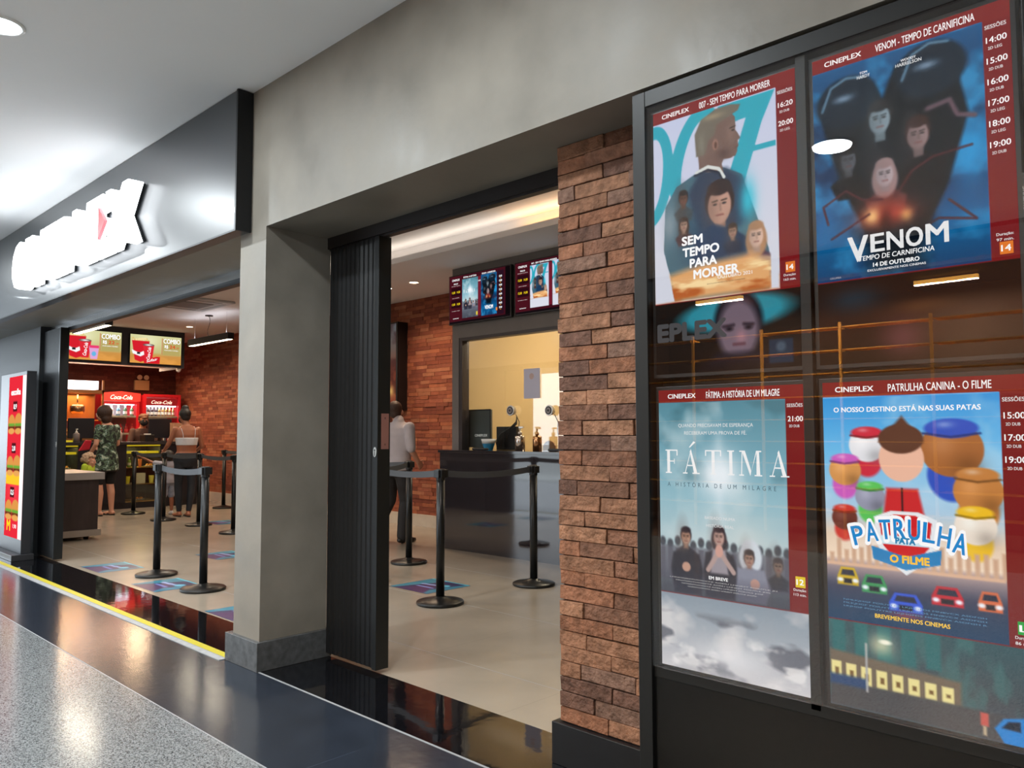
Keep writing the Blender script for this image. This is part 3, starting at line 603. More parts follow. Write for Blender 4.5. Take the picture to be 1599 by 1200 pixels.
def paint_city(im):
    """cheerful city poster: plain coloured shapes in place of its characters"""
    im.grad([(0, (48, 150, 220)), (.25, (110, 190, 236)), (.5, (176, 206, 228)), (.62, (232, 206, 180)), (.72, (246, 222, 196)), (.74, (186, 160, 156)), (.85, (60, 66, 90)), (1, (20, 62, 96))])
    im.cloud(4, 40, (190, 222, 240), .5, .7, .5, 1, -.1, .7)
    blobs = [(.27, .30, .11, (232, 232, 236), (206, 46, 66)), (.13, .46, .10, (214, 150, 86), (206, 96, 190)), (.28, .62, .09, (150, 152, 172), (92, 196, 92)), (.12, .76, .08, (110, 56, 46), (206, 60, 50)),
             (.75, .32, .17, (168, 104, 56), (46, 84, 190)), (.88, .56, .13, (196, 128, 66), (196, 128, 66)), (.86, .76, .11, (240, 226, 210), (240, 190, 40))]
    for cx, cy, r, c1, c2 in blobs:
        im.ell(cx, cy+r*.9, r*.8, r*.9, c2, .02); im.ell(cx, cy, r, r*.95, c1, .01); im.glow(cx-r*.3, cy-r*.2, r*.6, r*.6, tuple(min(255, q+36) for q in c1), .6)
        im.glow(cx+r*.5, cy+r*.6, r*.7, r*.6, tuple(q*.55 for q in c1), .5); im.ell(cx, cy-r*.72, r*.86, r*.34, c2, .01); im.glow(cx-r*.2, cy-r*.85, r*.4, r*.16, (255, 255, 255), .35)
        im.line([(cx-r*.9, cy-r*.55), (cx, cy-r*.42), (cx+r*.9, cy-r*.55)], .012, tuple(q*.6 for q in c2), .01)
    im.ell(.47, .38, .13, .14, (238, 186, 160), .01); im.ell(.47, .26, .13, .09, (92, 58, 44), .01); im.poly([(.34, .28), (.48, .12), (.6, .28)], (92, 58, 44), .02)
    im.poly([(.38, .56), (.56, .56), (.62, .86), (.34, .86)], (204, 44, 48), .02); im.line([(.47, .56), (.47, .84)], .012, (60, 30, 34))
    im.glow(.48, .92, .34, .12, (246, 246, 250), .8)
    for i in range(22):
        x = .02+i*.046; h_ = .05+.09*abs(math.sin(i*1.7)); im.rect(x, 1.03-h_, x+.03, 1.05, (206, 168, 140), .012, .8)
    im.rect(0, 1.04, 1, 1.06, (222, 180, 150), .01)
    im.poly([(.30, .74), (.40, .70), (.56, .70), (.66, .74), (.64, .92), (.56, 1.02), (.48, 1.08), (.40, 1.02), (.32, .92)], (232, 236, 240)); im.poly([(.33, .76), (.42, .72), (.54, .72), (.63, .76), (.61, .91), (.54, .99), (.48, 1.03), (.42, .99), (.35, .91)], (206, 34, 42))
    im.line([(.36, .875), (.60, .875)], .055, (206, 232, 242)); im.poly([(.28, .92), (.48, .97), (.68, .91), (.67, 1.0), (.48, 1.05), (.29, 1.0)], (24, 130, 190))
    for cx, cy, w_, c1 in ((.13, 1.13, .13, (206, 172, 40)), (.29, 1.16, .15, (60, 150, 90)), (.70, 1.18, .17, (196, 40, 56)), (.47, 1.25, .19, (50, 90, 214)), (.92, 1.18, .12, (220, 110, 70))):
        im.poly([(cx-w_/2, cy+.05), (cx-w_/2, cy), (cx-w_*.32, cy-.06), (cx+w_*.32, cy-.06), (cx+w_/2, cy), (cx+w_/2, cy+.05)], c1, .01); im.poly([(cx-w_*.26, cy-.045), (cx+w_*.26, cy-.045), (cx+w_*.34, cy-.01), (cx-w_*.34, cy-.01)], (40, 46, 66), .008)
        im.rect(cx-w_*.2, cy+.01, cx+w_*.2, cy+.04, (30, 34, 46), .01)
        for e in (-.36, .36): im.ell(cx+e*w_, cy+.02, .018, .012, (240, 246, 255), .012)
    im.glow(.47, 1.32, .15, .03, (200, 60, 80), .5)
MAR = (118, 26, 30); BAR = (126, 34, 34)
def w_(c=255): return lin((c, c, c))
def screen(name, label, x0, zt, painter, bgpaint, title, times, age, agecol, dur, extra, agev=.67, durfirst=False):
    Ws, Hs = .484, .861; t = thing('display_screen', label, 'screen', (x0+Ws/2, 2.16, zt-Hs), 0, 'poster screens in the glazed cabinet')
    MB().box(x0-.012, x0+Ws+.012, 2.162, 2.20, zt-Hs-.012, zt+.012).build('housing', black_plastic, t, bevel=.002)
    im = Img(Ws, Hs, 176)
    im.region(0, 0, Ws, Hs); im.fill((20, 18, 18)); bgpaint(im)
    im.region(0, 0, Ws, .737*Hs); im.fill(MAR); im.region(0, 0, Ws, .05*Hs); im.fill(BAR); im.region(0, .05*Hs, .872*Ws, .685*Hs); painter(im)
    m_ = MB(); fn = onY(x0, 2.161, zt); im.emit(m_, fn)
    pw = .872*Ws; f2 = lambda u, v, d: fn(u*pw, -.05*Hs-v*pw, d)
    text(m_, 'CINEPLEX', fn, .085, -.022*Hs-.001, .0145, .10, w_(), bold=.02)
    text(m_, title, fn, .15+(.84*Ws-.15)/2+.012, -.022*Hs-.001, .021, .84*Ws-.17 if len(title) > 18 else .2, w_(), bold=.006)
    text(m_, 'SESSÕES', fn, .935*Ws, -.068*Hs, .010, .046, w_(230))
    vv = .112 if len(times) < 5 else .106
    for tm, kd in times: text(m_, tm, fn, .937*Ws, -vv*Hs, .0155, .044, w_(), bold=.012); text(m_, kd, fn, .93*Ws, -(vv+.024)*Hs, .0075, .03, w_(225)); vv += .0605 if len(times) > 2 else .064
    av = agev*Hs; m_.prism([(.915*Ws, -av-.015), (.965*Ws+.004, -av-.015), (.965*Ws+.004, -av+.015), (.915*Ws, -av+.015)], fn, .0004, .0005, 0, lin(agecol)); text(m_, age, fn, .9425*Ws, -av, .016, .020, w_(), bold=.02, d=.001)
    dv = -av+.028 if durfirst else -av-.028; text(m_, 'Duração:', fn, .94*Ws, dv+.006, .007, .036, w_(235)); text(m_, dur, fn, .94*Ws, dv-.007, .007, .036, w_(235))
    extra(m_, fn, pw, Hs); m_.build('picture', art_mat('screen_light', .76), t, hascol=True)
    return t
def hx(m_, s_, fn, pw, Hs, u, v, h, w=None, col=w_(), **k): text(m_, s_, fn, u*pw, -.05*Hs-v*pw, h*pw, None if w is None else w*pw, col, **k)
def serif(m_, fn, s_, u, v, h, col, adv=1.0, th=.11):
    """roman capitals drawn by hand: stems, hairlines and slab serifs"""
    G = {'F': (.62, [((0, 0), (.30, .05)), ((.08, 0), (.22, 1)), ((0, .95), (.60, 1)), ((.55, .75), (.60, 1)), ((.2, .49), (.45, .53)), ((.42, .40), (.45, .62))]),
         'T': (.74, [((.24, 0), (.50, .05)), ((.30, 0), (.44, 1)), ((0, .95), (.74, 1)), ((0, .76), (.05, 1)), ((.69, .76), (.74, 1))]),
         'I': (.34, [((.02, 0), (.32, .05)), ((.10, 0), (.24, 1)), ((.02, .95), (.32, 1))])}
    for ch in s_:
        if ch == ' ': u += .4*h; continue
        P = []
        if ch in G:
            w0, rs = G[ch]
            for (a, b), (c_, d_) in rs: P.append([(a, b), (c_, b), (c_, d_), (a, d_)])
        elif ch in 'AÁ':
            w0 = .80; P = [[(.08, 0), (.12, 0), (.40, .95), (.40, 1.03)], [(.54, 0), (.70, 0), (.40, 1.03), (.34, .93)], [(.22, .32), (.56, .32), (.55, .37), (.23, .37)], [(0, 0), (.22, 0), (.22, .05), (0, .05)], [(.46, 0), (.80, 0), (.80, .05), (.46, .05)]]
            if ch == 'Á': P.append([(.30, 1.10), (.36, 1.10), (.62, 1.32), (.52, 1.36)])
        elif ch == 'M':
            w0 = 1.0; P = [[(.10, 0), (.14, 0), (.18, 1), (.14, 1)], [(.76, 0), (.92, 0), (.88, 1), (.78, 1)], [(.14, 1), (.28, 1), (.54, .2), (.50, .0)], [(.50, 0), (.54, .16), (.80, 1), (.76, 1)], [(.02, 0), (.22, 0), (.22, .05), (.02, .05)], [(.68, 0), (1, 0), (1, .05), (.68, .05)], [(.04, .95), (.26, .95), (.26, 1), (.04, 1)], [(.76, .95), (.98, .95), (.98, 1), (.76, 1)]]
        for q in P: m_.prism([(u+a*h, v+b*h) for a, b in q], fn, .0005, .0006, 0, col)
        u += (w0+.09)*h*adv
    return u
def x_spy(m_, fn, pw, Hs):
    # tall stencil title in four steps
    for i, (s_, u, w0) in enumerate((('SEM', .33, .17), ('TEMPO', .40, .30), ('PARA', .42, .22), ('MORRER', .52, .36))):
        hx(m_, s_, fn, pw, Hs, u, .945+i*.088, .066, w0, bold=.035)
    hx(m_, 'OUTUBRO 2021', fn, pw, Hs, .67, 1.255, .026, .27, bold=0); hx(m_, 'EXCLUSIVAMENTE NOS CINEMAS', fn, pw, Hs, .6, 1.295, .01, .3, lin((90, 60, 40)), bold=0)
    text(m_, 'EPLEX', fn, .13, -.845*Hs, .055, .24, lin((74, 74, 76)), bold=.05, d=.0003)
def x_dark(m_, fn, pw, Hs):
    hx(m_, 'TOM', fn, pw, Hs, .33, .075, .016); hx(m_, 'HARDY', fn, pw, Hs, .33, .10, .022, .08, w_(230)); hx(m_, 'WOODY', fn, pw, Hs, .60, .075, .016); hx(m_, 'HARRELSON', fn, pw, Hs, .60, .10, .022, .15, w_(230))
    u = .20
    for ch, w0, h in (('V', .13, .17), ('E', .085, .12), ('N', .10, .12), ('O', .10, .12), ('M', .13, .13)): hx(m_, ch, fn, pw, Hs, u+w0/2, 1.185+(.02 if ch == 'V' else 0), h, w0*.92, w_(235), bold=.02); u += w0+.012
    hx(m_, 'TEMPO DE CARNIFICINA', fn, pw, Hs, .49, 1.275, .032, .44, bold=.01, shear=.1); hx(m_, '14 DE OUTUBRO', fn, pw, Hs, .49, 1.325, .026, .27, bold=.03); hx(m_, 'EXCLUSIVAMENTE NOS CINEMAS', fn, pw, Hs, .49, 1.358, .014, .34)
    text(m_, 'COLUMBIA', fn, .05, -.725*Hs, .005, .03, w_(200), bold=0)
def x_mir(m_, fn, pw, Hs):
    hx(m_, 'QUANDO PRECISAVAM DE ESPERANÇA', fn, pw, Hs, .47, .165, .026, .60, w_(235), bold=0); hx(m_, 'RECEBERAM UMA PROVA DE FÉ.', fn, pw, Hs, .47, .22, .026, .50, w_(235), bold=0)
    f2 = lambda u, v, d: fn(u*pw, -.05*Hs+v*pw, d); serif(m_, f2, 'FÁTIMA', .055, -.52, .175, w_(245), 1.20)
    hx(m_, 'A HISTÓRIA DE UM MILAGRE', fn, pw, Hs, .50, .60, .032, .86, lin((70, 96, 110)), bold=-.005, spacing=1.8)
    hx(m_, 'BASEADO NUMA', fn, pw, Hs, .50, .83, .022, .24, w_(230), bold=0); hx(m_, 'HISTÓRIA REAL', fn, pw, Hs, .50, .885, .022, .22, w_(230), bold=0)
    hx(m_, 'EM BREVE', fn, pw, Hs, .48, 1.255, .024, .15, w_(), bold=.02)
    for i in range(4): hx(m_, 'lmnoqrstuvwxyz aoeiu lmnrst poiuylk jhgfds'.upper()[i:i+38], fn, pw, Hs, .50, 1.285+i*.018, .008, .84-i*.1, w_(190), bold=-.01)
def x_city(m_, fn, pw, Hs):
    hx(m_, 'O NOSSO DESTINO ESTÁ NAS SUAS PATAS', fn, pw, Hs, .49, .075, .032, .84, w_(), bold=.02)
    n = 8; s_ = 'PATRULHA'
    for i, ch in enumerate(s_):
        t_ = (i-3.5)/3.5; u = .49+t_*.29; v = .80+.06*t_*t_; hx(m_, ch, fn, pw, Hs, u, v, .150, .084, w_(), bold=.05, rot=-t_*.22, d=.0005); hx(m_, ch, fn, pw, Hs, u, v, .125, .064, lin((20, 136, 206)), bold=.015, rot=-t_*.22, d=.0009)
    hx(m_, 'PATA', fn, pw, Hs, .48, .875, .036, .11, lin((30, 130, 180)), bold=.05, d=.001); hx(m_, 'O FILME', fn, pw, Hs, .50, .985, .046, .22, lin((250, 196, 60)), bold=.04, d=.001)
    hx(m_, 'BREVEMENTE NOS CINEMAS', fn, pw, Hs, .50, 1.345, .026, .42, lin((250, 206, 60)), bold=.02)
    for i in range(3): hx(m_, 'nmlkjhgf poiuytre lkjhgfds mnbvcx asdfgh rty'.upper()[i:i+40], fn, pw, Hs, .50, 1.27+i*.02, .009, .8, lin((90, 150, 190)), bold=-.01)
def bg_spy(im):
    im.fill((26, 22, 20)); A = im.ar; im.ell(.57, A*.80, .38, .11, (44, 132, 150), .04, -.05); im.glow(.57, A*.80, .3, .06, (80, 160, 176), .4)
    im.ell(.60, A*.835, .165, .20, (26, 24, 30), .04); im.ell(.60, A*.86, .135, .19, (112, 96, 108), .05); im.glow(.62, A*.885, .05, .06, (170, 120, 130), .7)
    im.line([(.50, A*.845), (.57, A*.842)], .016, (40, 32, 40), .02); im.line([(.64, A*.842), (.70, A*.845)], .016, (40, 32, 40), .02); im.ell(.54, A*.855, .022, .012, (24, 20, 26), .02); im.ell(.67, A*.855, .022, .012, (24, 20, 26), .02); im.line([(.57, A*.91), (.64, A*.91)], .014, (84, 50, 60), .02)
    im.poly([(.3, A*1.0), (.46, A*.94), (.74, A*.94), (.9, A*1.0)], (30, 30, 44), .05); im.put(np.clip((im.V-A*.93)/.1, 0, 1)*.7, (22, 18, 16))
    im.rect(.80, A*.905, .95, A*.985, (22, 44, 62), .01); im.ell(.875, A*.93, .03, .03, (60, 80, 96), .02)
def bg_dark(im):
    A = im.ar; im.grad([(0, (30, 24, 22)), (.74, (34, 24, 20)), (.86, (52, 32, 24)), (1, (36, 24, 16))]); im.glow(.45, A*.93, .16, .14, (120, 66, 72), .6); im.glow(.2, A*.8, .2, .1, (36, 60, 76), .6); im.glow(.55, A*.84, .2, .05, (120, 74, 40), .4)
def bg_mir(im):
    A = im.ar; im.grad([(0, (120, 132, 142)), (.72, (132, 146, 158)), (.84, (160, 168, 176)), (1, (206, 202, 204))]); im.cloud(4, 60, (214, 210, 210), .44, .6, .9, .8); im.cloud(7, 61, (96, 98, 108), .52, .64, .85, .5, 1.40, 1.8); im.cloud(9, 64, (236, 232, 230), .56, .68, .8, .6, 1.5, 1.8); im.glow(.5, A*.93, .3, .12, (232, 230, 232), .7)
def bg_city(im):
    A = im.ar; im.grad([(0, (40, 70, 84)), (.72, (44, 84, 92)), (.9, (66, 74, 80)), (1, (70, 84, 100))]); im.cloud(6, 70, (60, 120, 116), .5, .68, .5, 2)
    for i in range(5): im.rect(.02+i*.12, A*.74, .09+i*.12, A*.84, (40, 104, 106), .015)
    im.poly([(0, A*.83), (.66, A*.86), (.66, A*.93), (0, A*.93)], (112, 98, 82), .02)
    for i in range(8): im.rect(.01+i*.08, A*.865+i*.004, .065+i*.08, A*.925, (236, 222, 150), .008); im.rect(.03+i*.08, A*.885+i*.004, .05+i*.08, A*.91, (120, 90, 50), .008)
    im.rect(0, A*.925, 1, A, (72, 72, 74), .02); im.rect(0, A*.905, .2, A*.935, (40, 70, 110), .02); im.line([(.2, A*.80), (.2, A*.94)], .012, (170, 170, 170), .01); im.glow(.28, A*.795, .09, .08, (214, 208, 170), .8); im.ell(.30, A*.785, .03, .012, (250, 246, 224), .01)
    im.poly([(.80, A*.965), (.84, A*.935), (.95, A*.92), (1.0, A*.92), (1.0, A), (.84, A)], (30, 130, 206), .01); im.poly([(.83, A*.96), (.86, A*.94), (.91, A*.935), (.91, A*.962)], (20, 34, 50), .01); im.rect(.74, A*.93, .775, A*.965, (200, 90, 80), .01); im.rect(.75, A*.965, .765, A*.99, (190, 170, 140), .01)
cab = thing('display_cabinet', 'glazed black cabinet of four lit film posters right of the brick pier', 'display case', (-.5, 2.3, 0))
fr = MB(); X1 = .9
fr.box(-1.512, -1.462, 2.135, 2.372, 0, 2.375); fr.box(-.957, -.927, 2.148, 2.17, .50, 2.34); fr.box(-.40, -.36, 2.135, 2.37, 0, 2.375); fr.box(-1.462, -.40, 2.135, 2.37, 2.322, 2.375); fr.box(-1.462, -.40, 2.148, 2.17, .485, .52); fr.box(-.36, X1, 2.15, 2.37, 0, 2.375)
fr.build('frame', mat('cabinet_metal', (18, 19, 19), .45, spec=.35), cab, bevel=.002)
MB().box(-1.462, -.40, 2.22, 2.37, 0, 2.322).build('back_panel', mat('cabinet_back', (16, 15, 14), .5), cab)
MB().box(-1.462, -.40, 2.15, 2.165, 0, .485).build('lower_panel', mat('lower_black_panel', (9, 10, 10), .3, spec=.3, noise=.2, nscale=40), cab)
MB().box(-1.462, -.40, 2.138, 2.143, .52, 2.322).build('glass', glass_mat('cabinet_glass', (1, 1, 1), 1.7), cab)
m_ = MB(); m_.box(-.418, -.404, 2.150, 2.152, 1.75, 1.86)
tx = lambda u, v, d: (-.411-v, 2.1495-d, 1.80+u); text(m_, 'SAMSUNG', tx, 0, 0, .0085, .055, (1, 1, 1), mi=1, bold=.02); m_.build('bezel_mark', [black_plastic, mat('bezel_print', (190, 190, 190), .5)], cab)
hh = '14:00 15:00 16:00 17:00 18:00 19:00'.split(); kk = ['2D LEG', '2D DUB', '2D DUB', '2D LEG', '2D LEG', '2D DUB']
screen('s', 'upper left lit poster screen headed 007 - SEM TEMPO PARA MORRER', -1.447, 2.30, paint_spy, bg_spy, '007 - SEM TEMPO PARA MORRER', [('16:20', '2D DUB'), ('20:00', '2D LEG')], '14', (226, 120, 40), '163 min.', x_spy, .668)
screen('s', 'upper right lit poster screen headed VENOM - TEMPO DE CARNIFICINA', -.912, 2.298, paint_dark, bg_dark, 'VENOM - TEMPO DE CARNIFICINA', list(zip(hh, kk)), '14', (226, 120, 40), '97 min.', x_dark, .705, True)
screen('s', 'lower left lit poster screen headed FÁTIMA: A HISTÓRIA DE UM MILAGRE', -1.44, 1.388, paint_miracle, bg_mir, 'FÁTIMA: A HISTÓRIA DE UM MILAGRE', [('21:00', '2D DUB')], '12', (226, 196, 30), '113 min.', x_mir, .64)
screen('s', 'lower right lit poster screen headed PATRULHA CANINA - O FILME', -.907, 1.388, paint_city, bg_city, 'PATRULHA CANINA - O FILME', [('15:00', '2D DUB'), ('17:00', '2D DUB'), ('19:00', '2D DUB')], 'L', (30, 160, 60), '86 min.', x_city, .685)

# ------------------------------------------------------------------ queue stanchions
post_m = mat('stanchion_black', (30, 31, 32), .33, metal=.35); belt_m = mat('belt_fabric', (74, 76, 80), .55, bump=.1, bscale=300)
def make_post():
    t = thing('stanchion', 'x', 'stanchion', (0, 0, 0), 0, 'queue stanchions with retractable belts')
    MB().lathe((0, 0, 0), [(.172, 0), (.176, .004), (.176, .018), (.168, .024), (.10, .034), (.045, .048), (.036, .056)], 40).build('base', post_m, t)
    MB().lathe((0, 0, 0), [(.0315, .05), (.0315, .925)], 24).build('pole', post_m, t)
    h = MB(); h.lathe((0, 0, 0), [(.034, .905), (.0345, .91), (.0345, .985), (.032, .990)], 24)
    for a in range(4):
        cs, sn = math.cos(a*PI/2), math.sin(a*PI/2); hx_, hy_ = (.012, .028) if sn == 0 else (.028, .012)
        h.box(cs*.033-hx_ if cs else -hx_, cs*.033+hx_ if cs else hx_, sn*.033-hy_ if sn else -hy_, sn*.033+hy_ if sn else hy_, .925, .983)
    h.build('head', black_plastic, t, bevel=.003)
    return t
SP = [(-7.26, 2.93, 'front stanchion of the snack bar queue, left of its pair'), (-6.31, 2.92, 'front stanchion of the snack bar queue nearest the concrete pillar'),
      (-13.1, 4.90, 'stanchion by the snack counter behind the woman in the camouflage top'), (-10.79, 4.91, 'middle row stanchion behind the woman in black leggings'),
      (-11.8, 4.84, 'stanchion beside the child in pale shorts'), (-13.0, 6.34, 'far stanchion in front of the brick wall'), (-9.62, 4.83, 'stanchion mostly hidden behind the concrete pillar'),
      (-6.16, 4.90, 'ticket hall stanchion beside the man in the pale shirt'), (-4.53, 3.90, 'nearest ticket hall stanchion seen through the doorway'),
      (-4.52, 4.91, 'ticket hall stanchion at the right in front of the polished counter'), (-5.64, 4.05, 'stanchion mostly hidden behind the folding shutter')]
proto = make_post(); posts = []
for i, (x, y, lb) in enumerate(SP):
    o = proto if i == 0 else dup(proto, (x, y, 0), 0, lb)
    if i == 0: o.location = (x, y, 0); o['label'] = lb
    posts.append(o)
def belt(i, x1, y1, sag=.025):
    """a belt pulled from post i to a point, a child of its post"""
    x0, y0 = SP[i][:2]; L_ = math.hypot(x1-x0, y1-y0); ux, uy = (x1-x0)/L_, (y1-y0)/L_; nx_, ny_ = -uy, ux; s0, s1 = .045, L_-.045; N = 14; V = []; fs = []
    for k in range(N+1):
        t = k/N; s_ = s0+(s1-s0)*t; z = .955-sag*4*t*(1-t)
        for dn in (-.001, .001):
            for dz in (-.024, .024): V.append((x0+ux*s_+nx_*dn, y0+uy*s_+ny_*dn, z+dz))
    for k in range(N):
        a = 4*k; b_ = a+4; fs += [(a, a+1, b_+1, b_), (a+2, b_+2, b_+3, a+3), (a+1, a+3, b_+3, b_+1), (a, b_, b_+2, a+2)]
    MB().add(V, fs, 0, None, False).build('belt', belt_m, posts[i])
    cx, cy = x0+ux*s1, y0+uy*s1; q = .016
    MB().box(cx-q, cx+q, cy-q, cy+q, .925, .985).build('clip', black_plastic, posts[i], bevel=.002)
for i, j in ((1, 0), (3, 4), (2, 4), (3, 6), (9, 8), (8, 10), (7, 10)): belt(i, *SP[j][:2])
belt(5, -9.6, 6.34); belt(7, -8.2, 4.85)

# ------------------------------------------------------------------ floor stickers
def sticker(cx, cy, w_m, h_m, rz, label, seed):
    im = Img(w_m, h_m, 40); im.fill((34, 38, 84)); im.poly([(0, 0), (.45, 0), (.1, im.ar), (0, im.ar)], (46, 128, 152), .02); im.poly([(1, im.ar), (.7, im.ar), (.92, 0), (1, 0)], (46, 122, 150), .02)
    im.poly([(.2, im.ar), (.5, .3*im.ar), (.9, im.ar)], (70, 44, 92), .06); im.line([(.25, .45*im.ar), (.6, .40*im.ar)], .07, (150, 170, 220), .02); im.line([(.3, .62*im.ar), (.7, .62*im.ar)], .05, (120, 140, 206), .02); im.ell(.72, .35*im.ar, .09, .09, (80, 180, 210), .02); im.line([(.02, .03), (.98, .03)], .03, (90, 200, 220), .01)
    m_ = MB(); c, s_ = math.cos(rz), math.sin(rz); fn = lambda u, v, d: (cx+(u-w_m/2)*c-(v+h_m/2)*s_, cy+(u-w_m/2)*s_+(v+h_m/2)*c, .0015+d)
    im.emit(m_, fn); P = [fn(0, 0, -.001), fn(w_m, 0, -.001), fn(w_m, -h_m, -.001), fn(0, -h_m, -.001)]; m_.add(P, [(0, 1, 2, 3)], 0, lin((40, 44, 110)))
    tagp(m_.build('floor_sticker', mat('sticker_print', (255, 255, 255), .35, attr=True), hascol=True), label, 'floor sticker', 'blue and purple queue stickers on the floor')
sticker(-8.0, 2.82, .5, .40, 0, 'blue and purple floor sticker near the black threshold, leftmost of all', 1)
sticker(-6.74, 2.81, .5, .40, 0, 'blue and purple floor sticker between the two front stanchions', 2)
sticker(-7.95, 3.9, .5, .40, 0, 'blue and purple floor sticker partly hidden by the pillar behind the front stanchions', 3)
sticker(-10.9, 5.32, .5, .40, 0, 'blue floor sticker farthest back, near the middle row of stanchions', 4)
sticker(-5.30, 2.78, .5, .40, 0, 'blue floor sticker just showing beside the pillar base', 5)
sticker(-5.11, 4.29, .48, .47, 0, 'blue and purple floor sticker in the ticket hall behind the nearest stanchion', 6)

# ------------------------------------------------------------------ reception desk left of the queue
t = thing('desk', 'dark wooden desk with a pale top at the snack bar entrance', 'desk', (-10.7, 3.1, 0))
MB().box(-11.3, -10.29, 2.70, 3.44, .12, .72).build('body', mat('dark_wood_laminate', (52, 40, 40), .45, noise=.25, nscale=3, stretch=(1, 6, 1), detail=6), t)
MB().box(-11.35, -10.24, 2.66, 3.49, .715, .80).build('top', mat('desk_top', (168, 162, 158), .4), t, bevel=.003)
MB().box(-11.35, -10.26, 2.68, 3.47, .045, .12).build('plinth', mat('desk_plinth', (150, 140, 130), .5), t)
for x, y in ((-11.2, 2.8), (-10.4, 2.8), (-11.2, 3.35), (-10.4, 3.35)): MB().lathe((x, y, 0), [(.025, 0), (.03, .02), (.03, .046)], 14).build('foot', black_plastic, t)

# ------------------------------------------------------------------ snack counter with glazed cases
KX = -14.1
kc = thing('snack_counter', 'dark snack bar counter with yellow lit glass food cases', 'counter', (-14.45, 4.6, 0)); navy = mat('counter_navy', (26, 28, 36), .35); ylw = mat('case_yellow', (206, 190, 40), .4, emit=(190, 170, 30), estr=.45)
m_ = MB(); yr = [(3.0, 3.85, 0), (3.85, 4.40, 1), (4.40, 5.12, 0), (5.12, 5.72, 1), (5.72, 6.42, 0)]
for a, b_, gl in yr:
    if gl: m_.box(-14.75, -14.70, a, b_, 0, 1.08); m_.box(-14.70, KX, a, a+.02, .1, 1.08); m_.box(-14.70, KX, b_-.02, b_, .1, 1.08)
    else: m_.box(-14.75, KX, a, b_, 0.1, 1.08)
m_.box(-14.75, KX-.03, 3.0, 6.42, 0, .1); m_.build('body', navy, kc)
MB().box(-14.8, KX+.03, 2.98, 6.44, 1.08, 1.13).build('worktop', mat('counter_top_dark', (50, 48, 50), .25), kc, bevel=.004)
for a, b_ in ((3.85, 4.40), (5.12, 5.72)):
    q = MB(); q.box(-14.69, KX-.03, a+.02, b_-.02, .68, .69).box(-14.69, KX-.03, a+.02, b_-.02, .40, .41).box(-14.69, KX-.03, a+.02, b_-.02, .10, .12); q.build('shelves', mat('case_shelf', (120, 90, 40), .3), kc)
    MB().box(KX-.012, KX-.004, a+.02, b_-.02, .1, 1.06).build('case_glass', glass_mat('case_glass', (.96, .97, .9), 1), kc)
    MB().box(KX-.10, KX+.002, a+.02, b_-.02, 1.055, 1.075).box(KX-.11, KX-.04, a+.03, b_-.03, .93, .97).build('yellow_strip', ylw, kc)
    area('case_lamp', (-14.4, (a+b_)/2, 1.04), (0, 0, 0), .2, .4, 2.2, (1, .85, .35))
def cup(x, y, z, r, h, c, lb, cat='cup', group='cups and tubs inside the glass food cases'):
    m_ = MB().lathe((x, y, z), [(r*.75, 0), (r, h), (r*.94, h), (r*.7, .006)], 18, cap=False); m_.lathe((x, y, z), [(r*.74, .0), (r*.74, .004)], 18)
    return tagp(m_.build('cup', mat('cup_%d_%d_%d' % c, c, .5)), lb, cat, group)
def bottle(x, y, z, r, h, c, capc, lb, group, name='bottle', cat='bottle'):
    m_ = MB().lathe((x, y, z), [(r*.9, 0), (r, .01), (r, h*.55), (r*.9, h*.66), (r*.36, h*.82), (r*.34, h*.93)], 14); m_.lathe((x, y, z), [(r*.42, h*.92), (r*.42, h)], 12, mi=1); m_.lathe((x, y, z), [(r*1.01, h*.22), (r*1.01, h*.48)], 14, mi=2, cap=False)
    return tagp(m_.build(name, [mat('drink_%d_%d_%d' % c, c, .12, spec=.8), mat('cap_%d_%d_%d' % capc, capc, .4), mat('label_%d_%d_%d' % capc, tuple(min(255, int(q*.9)+20) for q in capc), .5)]), lb, cat, group)
cup(-14.25, 5.22, .41, .045, .13, (222, 214, 40), 'yellow cup on the middle shelf of the right glass case, left of its shelf'); cup(-14.25, 5.62, .41, .045, .13, (226, 216, 90), 'pale yellow cup on the middle shelf of the right glass case, right end')
cup(-14.25, 5.42, .69, .03, .14, (222, 120, 60), 'orange cup on the top shelf of the right glass case'); cup(-14.25, 4.18, .69, .045, .17, (226, 222, 190), 'cream cup in the left glass case')
bottle(-14.25, 5.24, .69, .03, .17, (120, 160, 70), (220, 220, 200), 'green drink bottle on the top shelf of the right glass case', 'drinks in the food cases')
tb = MB().box(-14.32, -14.2, 5.33, 5.50, .41, .59); tagp(tb.build('snack_box', mat('snack_box_white', (206, 206, 190), .5), bevel=.004), 'white snack box between the two yellow cups in the glass case', 'box')
for (y, z, n_) in ((5.60, .69, 'top'), (5.45, .12, 'bottom'), (4.25, .69, 'upper left')):
    m_ = MB().lathe((-14.3, y-.0, z+.002), [(.05, 0), (.085, .012), (.085, .016), (.05, .008)], 20)
    pl = m_.build('plate', white_pl); tagp(pl, 'plate of snacks on the %s shelf of a glass case' % n_, 'plate', 'plates in the food cases')
    for k in range(3):
        q = MB().ball((-14.3+.03*math.cos(k*2.1), y+.04*math.sin(k*2.1), z+.034), .024, 10, 0, (1.2, 1, .8)); tagp(q.build('pastry', mat('pastry_brown', (196, 130, 60), .7, noise=.2, nscale=40)), 'golden pastry on a plate in the %s shelf of a glass case' % n_, 'pastry', 'pastries in the food cases')
